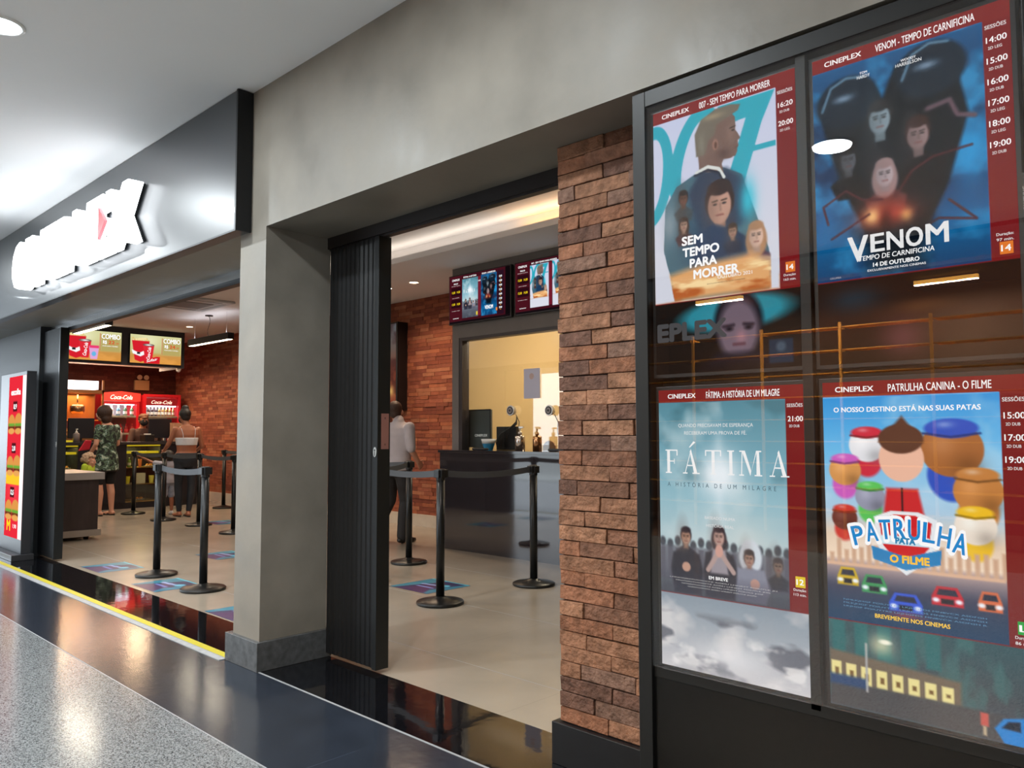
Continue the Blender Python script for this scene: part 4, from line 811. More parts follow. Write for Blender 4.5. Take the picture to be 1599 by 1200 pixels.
# things on the counter
def monitor(y, w_m, h_m, lb, yaw=0):
    t = thing('till_monitor', lb, 'monitor', (-14.45, y, 1.13)); MB().box(-14.55, -14.35, y-.1, y+.1, 1.131, 1.142).box(-14.47, -14.43, y-.02, y+.02, 1.14, 1.24).build('stand', black_plastic, t)
    MB().box(-14.46, -14.41, y-w_m/2, y+w_m/2, 1.19, 1.19+h_m).build('casing', mat('monitor_back', (20, 24, 34), .4), t, bevel=.006)
    MB().box(-14.463, -14.4605, y-w_m/2+.015, y+w_m/2-.015, 1.205, 1.175+h_m).build('display', mat('monitor_display', (60, 80, 100), .2, emit=(90, 120, 150), estr=.4), t)
monitor(4.52, .40, .34, 'black till monitor at the left of the snack counter, seen from behind'); monitor(5.82, .40, .34, 'black till monitor in front of the cashier, seen from behind')
t = thing('popcorn_box', 'brown paper popcorn box with a red mark beside the right monitor', 'box', (-14.2, 6.02, 1.13)); m_ = MB().box(-14.27, -14.13, 5.93, 6.13, 1.131, 1.46); m_.build('carton', mat('kraft_card', (176, 132, 104), .7), t)
m_ = MB(); text(m_, 'oo', onX(-14.129, 6.03, 1.33), 0, 0, .03, .10, mi=0); m_.build('mark', mat('red_mark', (196, 70, 50), .5), t)
def pump(x, y, z, r, h, lb, c=(180, 160, 150), group=None, cap=(235, 235, 230), metal=0):
    t = thing('pump_bottle', lb, 'dispenser', (x, y, z), 0, group); MB().lathe((x, y, z), [(r, 0), (r, h*.60), (r*.96, h*.61), (r*.35, h*.625), (r*.35, h*.70)] if metal else [(r, 0), (r, h*.58), (r*.85, h*.64), (r*.35, h*.70)], 20).build('body', mat('pump_body_%d' % c[0], c, .2 if metal else .3, metal=metal), t, bevel=0)
    MB().lathe((x, y, z), [(r*.4, h*.69), (r*.4, h*.78), (r*.16, h*.80), (r*.16, h*.95)], 14).box(x-r*.2, x+r*.9, y-r*.2, y+r*.2, z+h*.93, z+h).build('pump', mat('pump_top_%d' % cap[0], cap, .35, metal=metal), t)
pump(-14.2, 5.06, 1.13, .04, .24, 'clear sanitiser pump bottle on the counter behind the camouflage woman'); pump(-14.2, 4.38, 1.13, .05, .22, 'grey pump bottle at the left of the snack counter', (130, 120, 118))
t = thing('till_printer', 'black till printer on the counter before the cashier', 'printer', (-14.35, 5.55, 1.13)); MB().box(-14.5, -14.25, 5.50, 5.66, 1.131, 1.25).build('case', black_plastic, t, bevel=.01); MB().box(-14.40, -14.34, 5.53, 5.63, 1.25, 1.27).build('paper', white_pl, t)
t = thing('serving_tray', 'yellow lit warming tray at the left of the counter', 'tray', (-14.4, 4.2, 1.13)); MB().box(-14.6, -14.2, 4.02, 4.34, 1.131, 1.16).build('tray', ylw, t, bevel=.004); MB().box(-14.5, -14.25, 4.05, 4.26, 1.16, 1.27).build('cover', navy, t, bevel=.03)
for k, (y, c) in enumerate(((5.40, (220, 220, 214)), (5.44, (190, 190, 186)))): bottle(-14.55, 5.95+k*.08, 1.13, .022, .10, c, (230, 230, 225), 'small pale sachet jar beside the right monitor', 'jars behind the right monitor', 'jar', 'jar')

# ------------------------------------------------------------------ bulkhead with menu screens
struct('wall_bulkhead', MB().box(-15.6, -14.55, 2.62, 6.27, 2.55, zc).box(-14.55, -14.53, 2.62, 6.27, 2.47, zc).box(-15.6, -14.55, 6.25, 6.27, 2.47, 2.55), mat('bulkhead_blue_black', (44, 50, 60), .5))
struct('trim_8', MB().box(-15.6, -14.55, 2.62, 6.25, 2.535, 2.549), mat('bulkhead_underside', (200, 170, 156), .7))
for i, y in enumerate((4.36, 5.72)):
    t = thing('panel_light', 'square warm light under the menu bulkhead, %s' % ('left of the pair' if i == 0 else 'right of the pair'), 'ceiling light', (-14.95, y, 2.535), 0, 'square lights under the menu bulkhead')
    MB().box(-15.12, -14.78, y-.17, y+.17, 2.527, 2.535).build('frame', white_pl, t); MB().box(-15.10, -14.80, y-.15, y+.15, 2.522, 2.527).build('diffuser', mat('bulkhead_diffuser', (255, 235, 200), .5, emit=(255, 226, 180), estr=9), t)
    area('bulkhead_lamp', (-14.95, y, 2.515), (0, 0, 0), .3, .3, 14, (1, .72, .42))
def menu(y0, lb, price, extra):
    Ws, Hs = .90, .505; t = thing('menu_screen', lb, 'screen', (-14.5, y0+Ws/2, 2.76), 0, 'menu screens above the snack counter')
    MB().box(-14.528, -14.498, y0-.012, y0+Ws+.012, 2.508, 3.038).build('housing', black_plastic, t, bevel=.002)
    im = Img(Ws, Hs, 150); im.grad([(0, (206, 204, 150)), (.6, (190, 180, 120)), (.72, (196, 140, 70)), (1, (206, 140, 60))]); im.cloud(5, 9, (226, 160, 80), .45, .6, .6, .5, .38, .6); im.glow(.35, .12, .3, .2, (226, 226, 186), .8)
    for k in range(26): im.ell(.05+(k*.618 % 1)*.30, .075+.05*((k*.37) % 1), .022, .02, (236, 216, 160) if k % 3 else (214, 186, 120), .008)
    im.poly([(.03, .12), (.37, .12), (.31, .50), (.20, .54), (.09, .50)], (206, 30, 44), .008); im.poly([(.03, .30), (.12, .34), (.20, .35), (.33, .28), (.33, .36), (.20, .43), (.05, .38)], (240, 240, 240), .01); im.rect(.13, .345, .19, .385, (30, 30, 36), .006)
    im.poly([(.24, .20), (.46, .20), (.42, .52), (.29, .52)], (214, 40, 52), .006); im.ell(.35, .195, .11, .025, (60, 30, 26), .006); im.ell(.35, .195, .11, .025, (240, 240, 240), .006, 0, .25)
    if extra == 'tub': im.poly([(.42, .30), (.60, .30), (.57, .54), (.45, .54)], (216, 160, 206), .008); im.rect(.43, .28, .60, .33, (226, 60, 110), .008); im.ell(.51, .44, .04, .045, (100, 176, 220), .01)
    else: im.poly([(.26, .50), (.50, .42), (.58, .42), (.57, .56), (.27, .56)], (206, 30, 40), .008)
    im.rect(.625, .05, .985, .38, (176, 160, 96), .01, .5); im.line([(.615, .04), (.615, .36)], .008, (190, 50, 40))
    m_ = MB(); fn = onX(-14.4975, y0, 3.025); im.emit(m_, fn)
    text(m_, 'COMBO', fn, .81*Ws, -.09*Ws, .085, .30, w_(), bold=.02); text(m_, 'R$', fn, .70*Ws, -.20*Ws, .06, .06, w_(), bold=.02); text(m_, price, fn, .82*Ws, -.20*Ws, .06, .10, lin((214, 60, 30)), bold=.02); text(m_, ',00', fn, .925*Ws, -.215*Ws, .025, .05, lin((214, 60, 30)))
    text(m_, 'POPCORN COMBO', fn, .80*Ws, -.275*Ws, .018, .25, w_())
    text(m_, 'Coca-Cola', fn, .355*Ws, -.36*Ws, .06, .22, w_(), rot=1.45, shear=.35, d=.001)
    if extra != 'tub': text(m_, 'Suflair', fn, .42*Ws, -.49*Ws, .045, .20, w_(), rot=.25, shear=.3, d=.001)
    m_.build('picture', art_mat('menu_light', .78), t, hascol=True)
menu(4.245, 'left menu screen showing a popcorn combo for 22', '22', 'tub'); menu(5.295, 'right menu screen showing a popcorn combo for 24', '24', 'bar')
t = thing('security_camera', 'small white dome camera at the lower right corner of the menu bulkhead', 'camera', (-14.6, 6.2, 2.47)); MB().lathe((-14.6, 6.20, 2.44), [(.045, .03), (.045, .0)], 18).build('mount', white_pl, t); MB().ball((-14.6, 6.20, 2.435), .038, 16).build('dome', mat('camera_dome', (210, 212, 214), .2), t)

# ------------------------------------------------------------------ popcorn machine
t = thing('popcorn_machine', 'glazed popcorn machine with a lit white sign glowing golden', 'popcorn machine', (-15.3, 4.65, 0)); gold = mat('popcorn_gold', (230, 150, 60), .6, emit=(220, 120, 40), estr=.5)
MB().box(-15.6, -15.05, 4.1, 5.1, 0, 1.15).build('cabinet', navy, t)
MB().box(-15.55, -15.07, 4.36, 5.08, 1.15, 1.22).box(-15.55, -15.07, 4.36, 5.08, 1.98, 2.04).box(-15.55, -15.52, 4.36, 5.08, 1.22, 1.98).box(-15.10, -15.07, 4.36, 4.39, 1.22, 1.98).box(-15.10, -15.07, 5.05, 5.08, 1.22, 2.22).build('housing', mat('popcorn_housing', (150, 100, 60), .4, metal=.4), t)
MB().box(-15.50, -15.06, 4.38, 4.98, 2.05, 2.20).build('sign_box', mat('popcorn_sign', (255, 255, 255), .4, emit=(255, 246, 250), estr=1.6), t)
m_ = MB(); text(m_, 'Popcorn', onX(-15.058, 4.70, 2.125), 0, 0, .05, .3, shear=.3); m_.build('sign_lettering', mat('popcorn_red', (206, 60, 60), .5), t)
MB().box(-15.085, -15.078, 4.39, 5.05, 1.22, 1.98).build('pane', glass_mat('pop_glass', (1, .95, .88), 1), t)
k_ = MB().lathe((-15.3, 4.72, 1.62), [(.09, 0), (.12, .05), (.12, .14), (.10, .16)], 20); k_.tube([(-15.3, 4.72, 1.76), (-15.3, 4.72, 1.98)], .012); k_.build('kettle', mat('kettle_steel', (170, 150, 130), .25, metal=1), t)
h = MB(); rnd = random.Random(4)
for _ in range(420):
    x, y = rnd.uniform(-15.5, -15.11), rnd.uniform(4.41, 5.03); h.ball((x, y, 1.235+rnd.uniform(0, .16)*(1-abs(y-4.72)*1.6)), .016, 5)
o = h.build('popcorn', mat('popcorn_kernel', (240, 196, 110), .8), t); o['kind'] = 'stuff'
MB().box(-15.54, -15.12, 4.40, 5.04, 1.50, 1.515).build('shelf', gold, t)
area('popcorn_lamp', (-15.3, 4.72, 1.96), (0, 0, 0), .35, .5, 9, (1, .55, .22))
t = thing('emergency_light', 'small cream emergency light box high on the dark brick wall above the fridges', 'emergency light', (-16.4, 6.25, 2.25)); MB().box(-16.49, -16.42, 6.11, 6.39, 2.14, 2.34).build('case', mat('cream_case', (196, 160, 110), .5), t, bevel=.005)
for y in (6.20, 6.33): MB().lathe((-16.45, y, 2.40), [(.035, -.03), (.05, .03)], 14, 'x').build('lamp_head', mat('lamp_cream', (206, 186, 150), .4), t)

# ------------------------------------------------------------------ drink fridges
red = mat('fridge_red', (196, 30, 40), .35, emit=(190, 20, 30), estr=.12); fin = mat('fridge_inside', (206, 206, 190), .5)
def fridge(y0, y1, ztop, lb, header, group):
    x0, x1 = -16.45, -15.85; t = thing('drink_fridge', lb, 'fridge', (-16.15, (y0+y1)/2, 0), 0, group); zi = ztop-.22
    MB().box(x0, x1-.03, y0, y0+.04, .08, ztop-.04).box(x0, x1-.03, y1-.04, y1, .08, ztop-.04).box(x0, x0+.03, y0+.04, y1-.04, .08, ztop-.04).box(x0, x1-.03, y0+.04, y1-.04, ztop-.08, ztop-.04).box(x0, x1, y0, y1, 0, .30).build('cabinet', red, t)
    if header: MB().prism([(0, 0), (y1-y0, 0), (y1-y0, .15), (.5*(y1-y0), .185), (0, .15)], onX(x1-.03, y0, zi+.03), 0, .05).build('header', mat('header_lit_red', (214, 40, 40), .4, emit=(226, 60, 40), estr=.55), t)
    else: MB().box(x1-.06, x1-.04, y0+.06, y1-.06, zi-.02, zi+.12).build('header', mat('header_dark_red', (150, 20, 30), .4, emit=(150, 20, 30), estr=.3), t)
    m_ = MB(); text(m_, 'Coca-Cola', onX(x1+(.022 if header else -.038), (y0+y1)/2, zi+(.105 if header else .05)), 0, 0, .085 if header else .07, .40, shear=.4, bold=.01)
    m_.build('lettering', mat('script_white', (255, 250, 240), .4, emit=(255, 240, 220), estr=.8), t)
    ztd = zi+.02 if header else ztop-.02; d = thing('door', None, None, (0, 0, 0)); d.parent = t
    q = MB(); q.box(x1-.03, x1, y0+.01, y0+.06, .30, ztd).box(x1-.03, x1, y1-.06, y1-.01, .30, ztd).box(x1-.03, x1, y0+.06, y1-.06, ztd-.05, ztd).box(x1-.03, x1, y0+.06, y1-.06, .30, .36)
    COL.objects.unlink(d); bpy.data.objects.remove(d); d = q.build('door', red, t)
    MB().box(x1-.022, x1-.016, y0+.06, y1-.06, .36, ztd-.05).build('door_glass', glass_mat('fridge_glass', (.98, .98, .98), .8), d); MB().box(x1, x1+.025, y1-.05, y1-.03, .9, 1.3).build('handle', white_pl, d)
    q = MB()
    for z in (1.62-.02, 1.27, .9, .55): q.box(x0+.03, x1-.05, y0+.045, y1-.045, z-.012, z); q.box(x1-.055, x1-.05, y0+.045, y1-.045, z-.02, z+.015)
    q.build('shelves', fin, t); MB().box(x0+.031, x0+.036, y0+.04, y1-.04, .3, ztop-.08).build('lining', mat('fridge_lining', (150, 156, 160), .5), t)
    MB().box(x1-.10, x1-.06, y0+.08, y1-.08, zi-.04, zi-.02).build('light_bar', mat('fridge_light', (255, 255, 255), .4, emit=(230, 240, 255), estr=5), t)
    area('fridge_lamp', (x1-.12, (y0+y1)/2, zi-.05), (0, .4, 0), .05, .5, 3.0, (.92, .96, 1))
    return t
fridge(5.30, 6.00, 2.08, 'red drink fridge with a lit red header at the left', True, 'red drink fridges behind the counter'); fridge(6.06, 6.80, 2.06, 'red drink fridge beside the brick wall with rows of dark bottles', False, 'red drink fridges behind the counter')
for k in range(5): bottle(-15.98, 5.40+k*.125, 1.60, .035, .21, ((60, 90, 96), (206, 190, 170), (70, 110, 130), (46, 80, 50), (60, 90, 60))[k], (220, 224, 226), 'tall drink on the top shelf of the left fridge', 'drinks on the top shelf of the left fridge')
for k in range(6): bottle(-15.98, 5.385+k*.105, 1.27, .036, .19, (140, 26, 34), (200, 50, 56), 'red drink bottle on the second shelf of the left fridge', 'red drinks in the left fridge')
for k in range(9): bottle(-15.98, 6.15+k*.068, 1.60, .028, .2, (40, 28, 34) if k < 4 else (120, 84, 30), (226, 220, 206), 'small dark bottle on the top shelf of the right fridge', 'bottles on the top shelf of the right fridge')
for k in range(6): bottle(-15.98, 6.16+k*.1, 1.27, .03, .2, (70, 60, 66), (216, 216, 220), 'dark bottle on the second shelf of the right fridge', 'bottles on the second shelf of the right fridge')
area('back_bar_fill', (-15.7, 5.6, 2.5), (0, -.5, 0), .2, 1.6, 10, (1, .62, .40))  # unseen fill added to brighten the dark back bar

# ------------------------------------------------------------------ things on the inner ceiling
t = thing('ceiling_air_conditioner', 'square ceiling cassette air conditioner near the snack bar', 'air conditioner', (-11.1, 4.88, zc)); x0, x1, y0, y1 = -11.62, -10.58, 4.44, 5.28
MB().box(x0, x1, y0, y1, zc-.035, zc).build('panel', mat('cassette_white', (186, 188, 192), .5), t, bevel=.012); MB().box(x0+.26, x1-.26, y0+.2, y1-.2, zc-.042, zc-.035).build('grille', mat('grille_grey', (120, 120, 124), .6), t)
for a, b_, c, d in ((x0+.16, x1-.16, y0+.06, y0+.12), (x0+.16, x1-.16, y1-.12, y1-.06), (x0+.06, x0+.12, y0+.16, y1-.16), (x1-.12, x1-.06, y0+.16, y1-.16)): MB().box(a, b_, c, d, zc-.039, zc-.034).build('vane', mat('vane_grey', (150, 152, 156), .5), t)
def pendant(px0, px1, y, z, cx, lb):
    t = thing('linear_pendant', lb, 'pendant light', ((px0+px1)/2, y, z), 0, 'black linear pendant lights'); MB().box(px0, px1, y-.05, y+.05, z, z+.10).build('body', black_metal, t, bevel=.003)
    MB().box(px0+.02, px1-.02, y-.035, y+.035, z-.004, z).build('diffuser', mat('pendant_diffuser', (255, 245, 225), .5, emit=(255, 236, 200), estr=7), t)
    MB().lathe((cx, y, zc-.015), [(.06, 0), (.06, .015)], 20).build('canopy', black_metal, t)
    P = [(cx+.04*math.sin(k/9*2*PI)*(1 if k < 9 else 0), y, zc-.015-(zc-.015-z-.1)*k/9) for k in range(10)]; MB().tube(P, .004, 6).build('cord', black_plastic, t)
    for xx in (px0+.15, px1-.15): MB().tube([(xx, y, z+.1), (xx, y, zc)], .0015, 5).build('wire', alu, t)
    area('pendant_lamp', ((px0+px1)/2, y, z-.01), (0, 0, 0), px1-px0, .07, 9, (1, .88, .70)); area('pendant_fill', ((px0+px1)/2, y, z+.115), (PI, 0, 0), px1-px0, .07, 1.8, (.95, .96, 1))  # the upward lamp is added fill for the ceiling
pendant(-12.75, -11.35, 5.60, 2.69, -12.1, 'black linear pendant with a yellow lit underside in front of the brick wall')
pendant(-12.32, -11.02, 3.75, 2.69, -11.75, 'black linear pendant with a bright white underside before the left menu screen')

# ------------------------------------------------------------------ ticket counter and booth things
tcn = thing('ticket_counter', 'polished black granite ticket counter reflecting the hall', 'counter', (-5.5, 5.9, 0))
MB().box(-6.75, -.1, 5.80, 5.975, 0, 1.045).build('front', mat('polished_black_granite', (46, 42, 46), .05, noise=.5, nscale=70, spec=1.0, coat=1), tcn)
MB().box(-6.77, -.1, 5.785, 5.98, 1.045, 1.075).build('worktop', mat('polished_black_granite', (30, 28, 32)), tcn, bevel=.002)
def tv(x0, z0, lb, left, right, rt):
    Ws, Hs = .96, .535; t = thing('wall_television', lb, 'television', (x0+Ws/2, 5.95, z0), 0, 'televisions over the ticket booth')
    MB().box(x0-.012, x0+Ws+.012, 5.925, 5.965, z0-.012, z0+Hs+.012).build('casing', black_plastic, t, bevel=.003); MB().box(x0+.3, x0+.66, 5.965, 5.979, z0+.15, z0+.4).build('bracket', black_metal, t)
    im = Img(Ws, Hs, 190); im.fill((62, 16, 26)); im.rect(0, 0, .22, .56, (70, 18, 28))
    for v in (.135, .275): im.rect(.03, v, .20, v+.10, (40, 10, 18))
    im.region(.225*Ws, .055*Ws, .255*Ws, .255*1.75*Ws); left(im); im.region(0, 0, Ws, Hs); im.rect(.485, .05, .53, .5, (110, 28, 44)); im.rect(.80, .03, .90, .52, (40, 16, 30)); im.rect(.925, 0, 1, .56, (12, 8, 10))
    im.region(.54*Ws, .045*Ws, .25*Ws, .25*1.85*Ws); right(im); im.region(0, 0, Ws, Hs); im.rect(.0, .535, 1, .56, (20, 12, 16))
    if rt: im.rect(.455, .45, .48, .49, (226, 200, 60), .004); im.rect(.775, .44, .80, .475, (226, 130, 60), .004)
    m_ = MB(); fn = onY(x0, 5.9245, z0+Hs); im.emit(m_, fn); T = lambda s_, u, v, h, w0, c=(255, 255, 255): text(m_, s_, fn, u*Ws, -v*Ws, h*Ws, w0*Ws, lin(c), bold=.02)
    T('CINEPLEX', .11, .045, .024, .13); T('PREÇOS', .11, .09, .016, .07)
    for v in (.17, .31): T('13,00', .07, v+.02, .026, .055, (236, 200, 30)); T('14,00', .155, v+.02, .026, .055, (236, 200, 30))
    T('SEGUNDA A QUINTA', .11, .115, .008, .15, (210, 190, 190)); T('SEXTA A DOMINGO', .11, .258, .008, .12, (210, 190, 190)); T('INTEIRA E MEIA', .11, .41, .008, .14, (210, 190, 190)); T('WWW', .11, .50, .012, .10)
    if rt:
        T('FÁTIMA: A HISTÓRIA', .35, .030, .018, .22); T('VENOM - CARNIFICINA', .66, .028, .018, .22)
        f2 = lambda u, v, d: fn(.225*Ws+u, -.055*Ws+v, d); serif(m_, f2, 'FÁTIMA', .018, -.155, .036, w_(245), 1.12); T('21:00', .508, .10, .016, .04); T('VENOM', .665, .42, .045, .13)
        for k in range(8): T('1%d:00' % (2+k), .85, .095+k*.05, .022, .045); T('2D', .85, .118+k*.05, .009, .02, (230, 150, 40))
    else:
        T('007 - SEM TEMPO PARA MORRER', .42, .030, .018, .36); 
    m_.build('picture', art_mat('screen_light', .76), t, hascol=True)
tv(-6.735, 2.49, 'left television over the ticket booth with two film posters and yellow prices', paint_miracle, paint_dark, True)
tv(-5.70, 2.49, 'right television over the ticket booth, partly behind the brick pier', paint_spy, paint_spy, False)
def bpx(px_, y): return {737: -6.474, 750: -6.34, 763: -6.2, 768: -6.139, 775: -6.07, 790: -5.925, 800: -5.83, 806: -5.775, 813: -5.71, 840: -5.468, 860: -5.291, 866: -5.24}[px_]*y/6
t = thing('customer_monitor', 'dark monitor back lettered CINEPLEX standing on the ticket counter', 'monitor', (bpx(750, 6.15), 6.15, 1.075)); xa, xb = bpx(737, 6.15), bpx(768, 6.15)
MB().box(xa, xb, 6.14, 6.17, 1.10, 1.52).build('casing', mat('monitor_casing', (84, 92, 92), .4), t, bevel=.004); MB().box(xa+.08, xb-.08, 6.12, 6.22, 1.076, 1.10).build('foot', black_plastic, t)
q = MB(); q.box(xa-.006, xb+.006, 6.136, 6.14, 1.51, 1.525).box(xa-.006, xa+.008, 6.136, 6.14, 1.10, 1.52).box(xb-.010, xb+.006, 6.136, 6.14, 1.10, 1.52); q.build('rim', black_plastic, t)
m_ = MB(); text(m_, 'CINEPLEX', onY((xa+xb)/2+.02, 6.139, 1.235), 0, 0, .028, .2); m_.build('lettering', mat('letter_white', (236, 236, 232), .5, emit=(230, 230, 226), estr=.3), t)
t = thing('till_terminal', 'small black box with a tangle of black cables on the ticket counter', 'terminal', (bpx(790, 6.15), 6.15, 1.075)); xa, xb = bpx(775, 6.15), bpx(806, 6.15)
MB().box(xa, xb, 6.16, 6.20, 1.076, 1.33).build('box', black_plastic, t, bevel=.004); q = MB()
for k in range(6): q.tube([(xa+.06+k*.02, 6.12, 1.09), (xa+.05+k*.03, 6.10, 1.17), (xa+.14+k*.025, 6.10, 1.26+k*.01), (xb+.0+k*.008, 6.12, 1.32+k*.012), (xb+.05, 6.12, 1.36+k*.015)], .006, 6)
q.build('cables', mat('cable_black', (34, 32, 34), .4), t)
for px_, nm, z in ((800, 'left', 1.495), (860, 'right', 1.485)):
    x = bpx(px_, 5.99); t = thing('booth_intercom', 'round silver intercom speaker on the booth glass, %s one of the pair' % nm, 'intercom', (x, 5.99, z), 0, 'intercoms on the booth glass')
    MB().lathe((x, 5.965, z), [(.052, 0), (.055, .004), (.055, .012), (.045, .016), (.045, .05)], 28, 'y').build('rim', mat('intercom_silver', (214, 206, 196), .3, metal=.6), t); q = MB().lathe((x, 5.962, z), [(.042, 0), (.042, .003)], 28, 'y')
    q.lathe((x, 5.959, z), [(.028, 0), (.030, .003)], 24, 'y', mi=1); q.lathe((x, 5.956, z), [(.012, 0), (.012, .003)], 16, 'y'); q.build('speaker', [mat('speaker_dark', (50, 46, 48), .5), mat('speaker_grey', (150, 142, 140), .4)], t)
    MB().tube([(x+.05, 6.0, z-.04), (x+.08, 6.02, z-.12), (x+.05, 6.04, z-.2), (x+.09, 6.05, z-.4)], .004, 6).build('cable', black_plastic, t)
pump(bpx(813, 5.9), 5.9, 1.075, .052, .25, 'silver pump dispenser nearer the tangle of cables', (196, 184, 174), 'pump dispensers on the ticket counter', (214, 206, 196), 1)
pump(bpx(840, 5.9), 5.9, 1.075, .046, .24, 'bronze pump dispenser nearer the brick pier', (186, 136, 96), 'pump dispensers on the ticket counter', (206, 160, 110), 1)
x = bpx(763, 6.0); t = thing('paper_bowl', 'white bowl with a blue base on the ticket counter', 'bowl', (x, 6.02, 1.075)); MB().lathe((x, 6.02, 1.076), [(.045, 0), (.07, .07)], 20, mi=0, cap=False).lathe((x, 6.02, 1.076), [(.045, 0), (.045, .003)], 20).build('base', mat('bowl_blue', (50, 130, 170), .5), t); MB().lathe((x, 6.02, 1.146), [(.07, 0), (.082, .05), (.076, .05), (.06, 0)], 20).build('rim', white_pl, t)
x = bpx(750, 5.88); tagp(MB().box(x-.06, x+.14, 5.84, 5.90, 1.076, 1.10).build('card_reader', black_plastic, bevel=.008), 'flat black card reader lying in front of the CINEPLEX monitor', 'card reader')
x = bpx(866, 5.88); tagp(MB().box(x-.07, x+.14, 5.86, 5.93, 1.076, 1.105).build('card_reader', black_plastic, bevel=.01), 'flat black card reader beside the brick pier end of the ticket counter', 'card reader')
tagp(MB().prism([(-.09, 0), (-.085, .05), (-.05, .09), (0, .105), (.05, .09), (.085, .05), (.09, 0)], onY(bpx(860, 6.2), 6.2, 1.076), 0, .02).build('round_stand', mat('disc_tan', (176, 130, 90), .5)), 'tan half-round stand on the ticket counter by the brick pier', 'stand')
x = bpx(737, 6.15)-.13; bottle(x, 6.15, 1.076, .018, .13, (190, 150, 120), (60, 40, 36), 'small brown bottle at the left end of the ticket counter', 'booth bottles')
t = thing('booth_notice', 'pale blue notice sheet hanging on the booth glass', 'notice', (-5.45, 6.012, 1.9)); 
MB().box(-5.665, -5.44, 6.013, 6.015, 1.615, 1.925).build('sheet', mat('notice_sheet', (206, 206, 226), .6), t); MB().lathe((-5.555, 6.0125, 1.845), [(.032, 0), (.032, -.001)], 20, 'y').build('round_mark', mat('notice_mark', (206, 180, 176), .6), t)
# poster light box on the brick wall beyond the man
t = thing('poster_lightbox', 'lit film poster box with orange glow on the back brick wall', 'poster', (-9.3, 6.9, 1.6)); MB().box(-9.62, -8.80, 6.80, 6.96, 1.58, 2.82).build('box', mat('lightbox_black', (22, 20, 22), .4), t, bevel=.003)
im = Img(.74, 1.2, 70); im.grad([(0, (96, 100, 104)), (.3, (110, 92, 84)), (.6, (140, 70, 50)), (.8, (160, 92, 60)), (1, (130, 60, 48))]); im.cloud(4, 31, (60, 34, 34), .45, .65, .6); im.glow(.78, 1.28, .16, .12, (255, 214, 120), .9); im.glow(.6, 1.1, .08, .06, (250, 220, 130), .8); im.glow(.66, .82, .14, .12, (220, 84, 34), .9); im.glow(.55, .35, .1, .2, (176, 168, 150), .5)
im.poly([(.60, .5), (.72, .46), (.80, .68), (.68, .74)], (34, 30, 34), .02); im.poly([(.3, 1.62), (.25, 1.1), (.4, .96), (.6, 1.2), (.66, 1.62)], (96, 52, 50), .04)
m_ = MB(); im.emit(m_, onY(-9.58, 6.799, 2.80)); m_.build('picture', art_mat('lightbox_light', .55), t, hascol=True); MB().box(-8.835, -8.80, 6.78, 6.80, 1.58, 2.82).build('side_rim', black_metal, t)

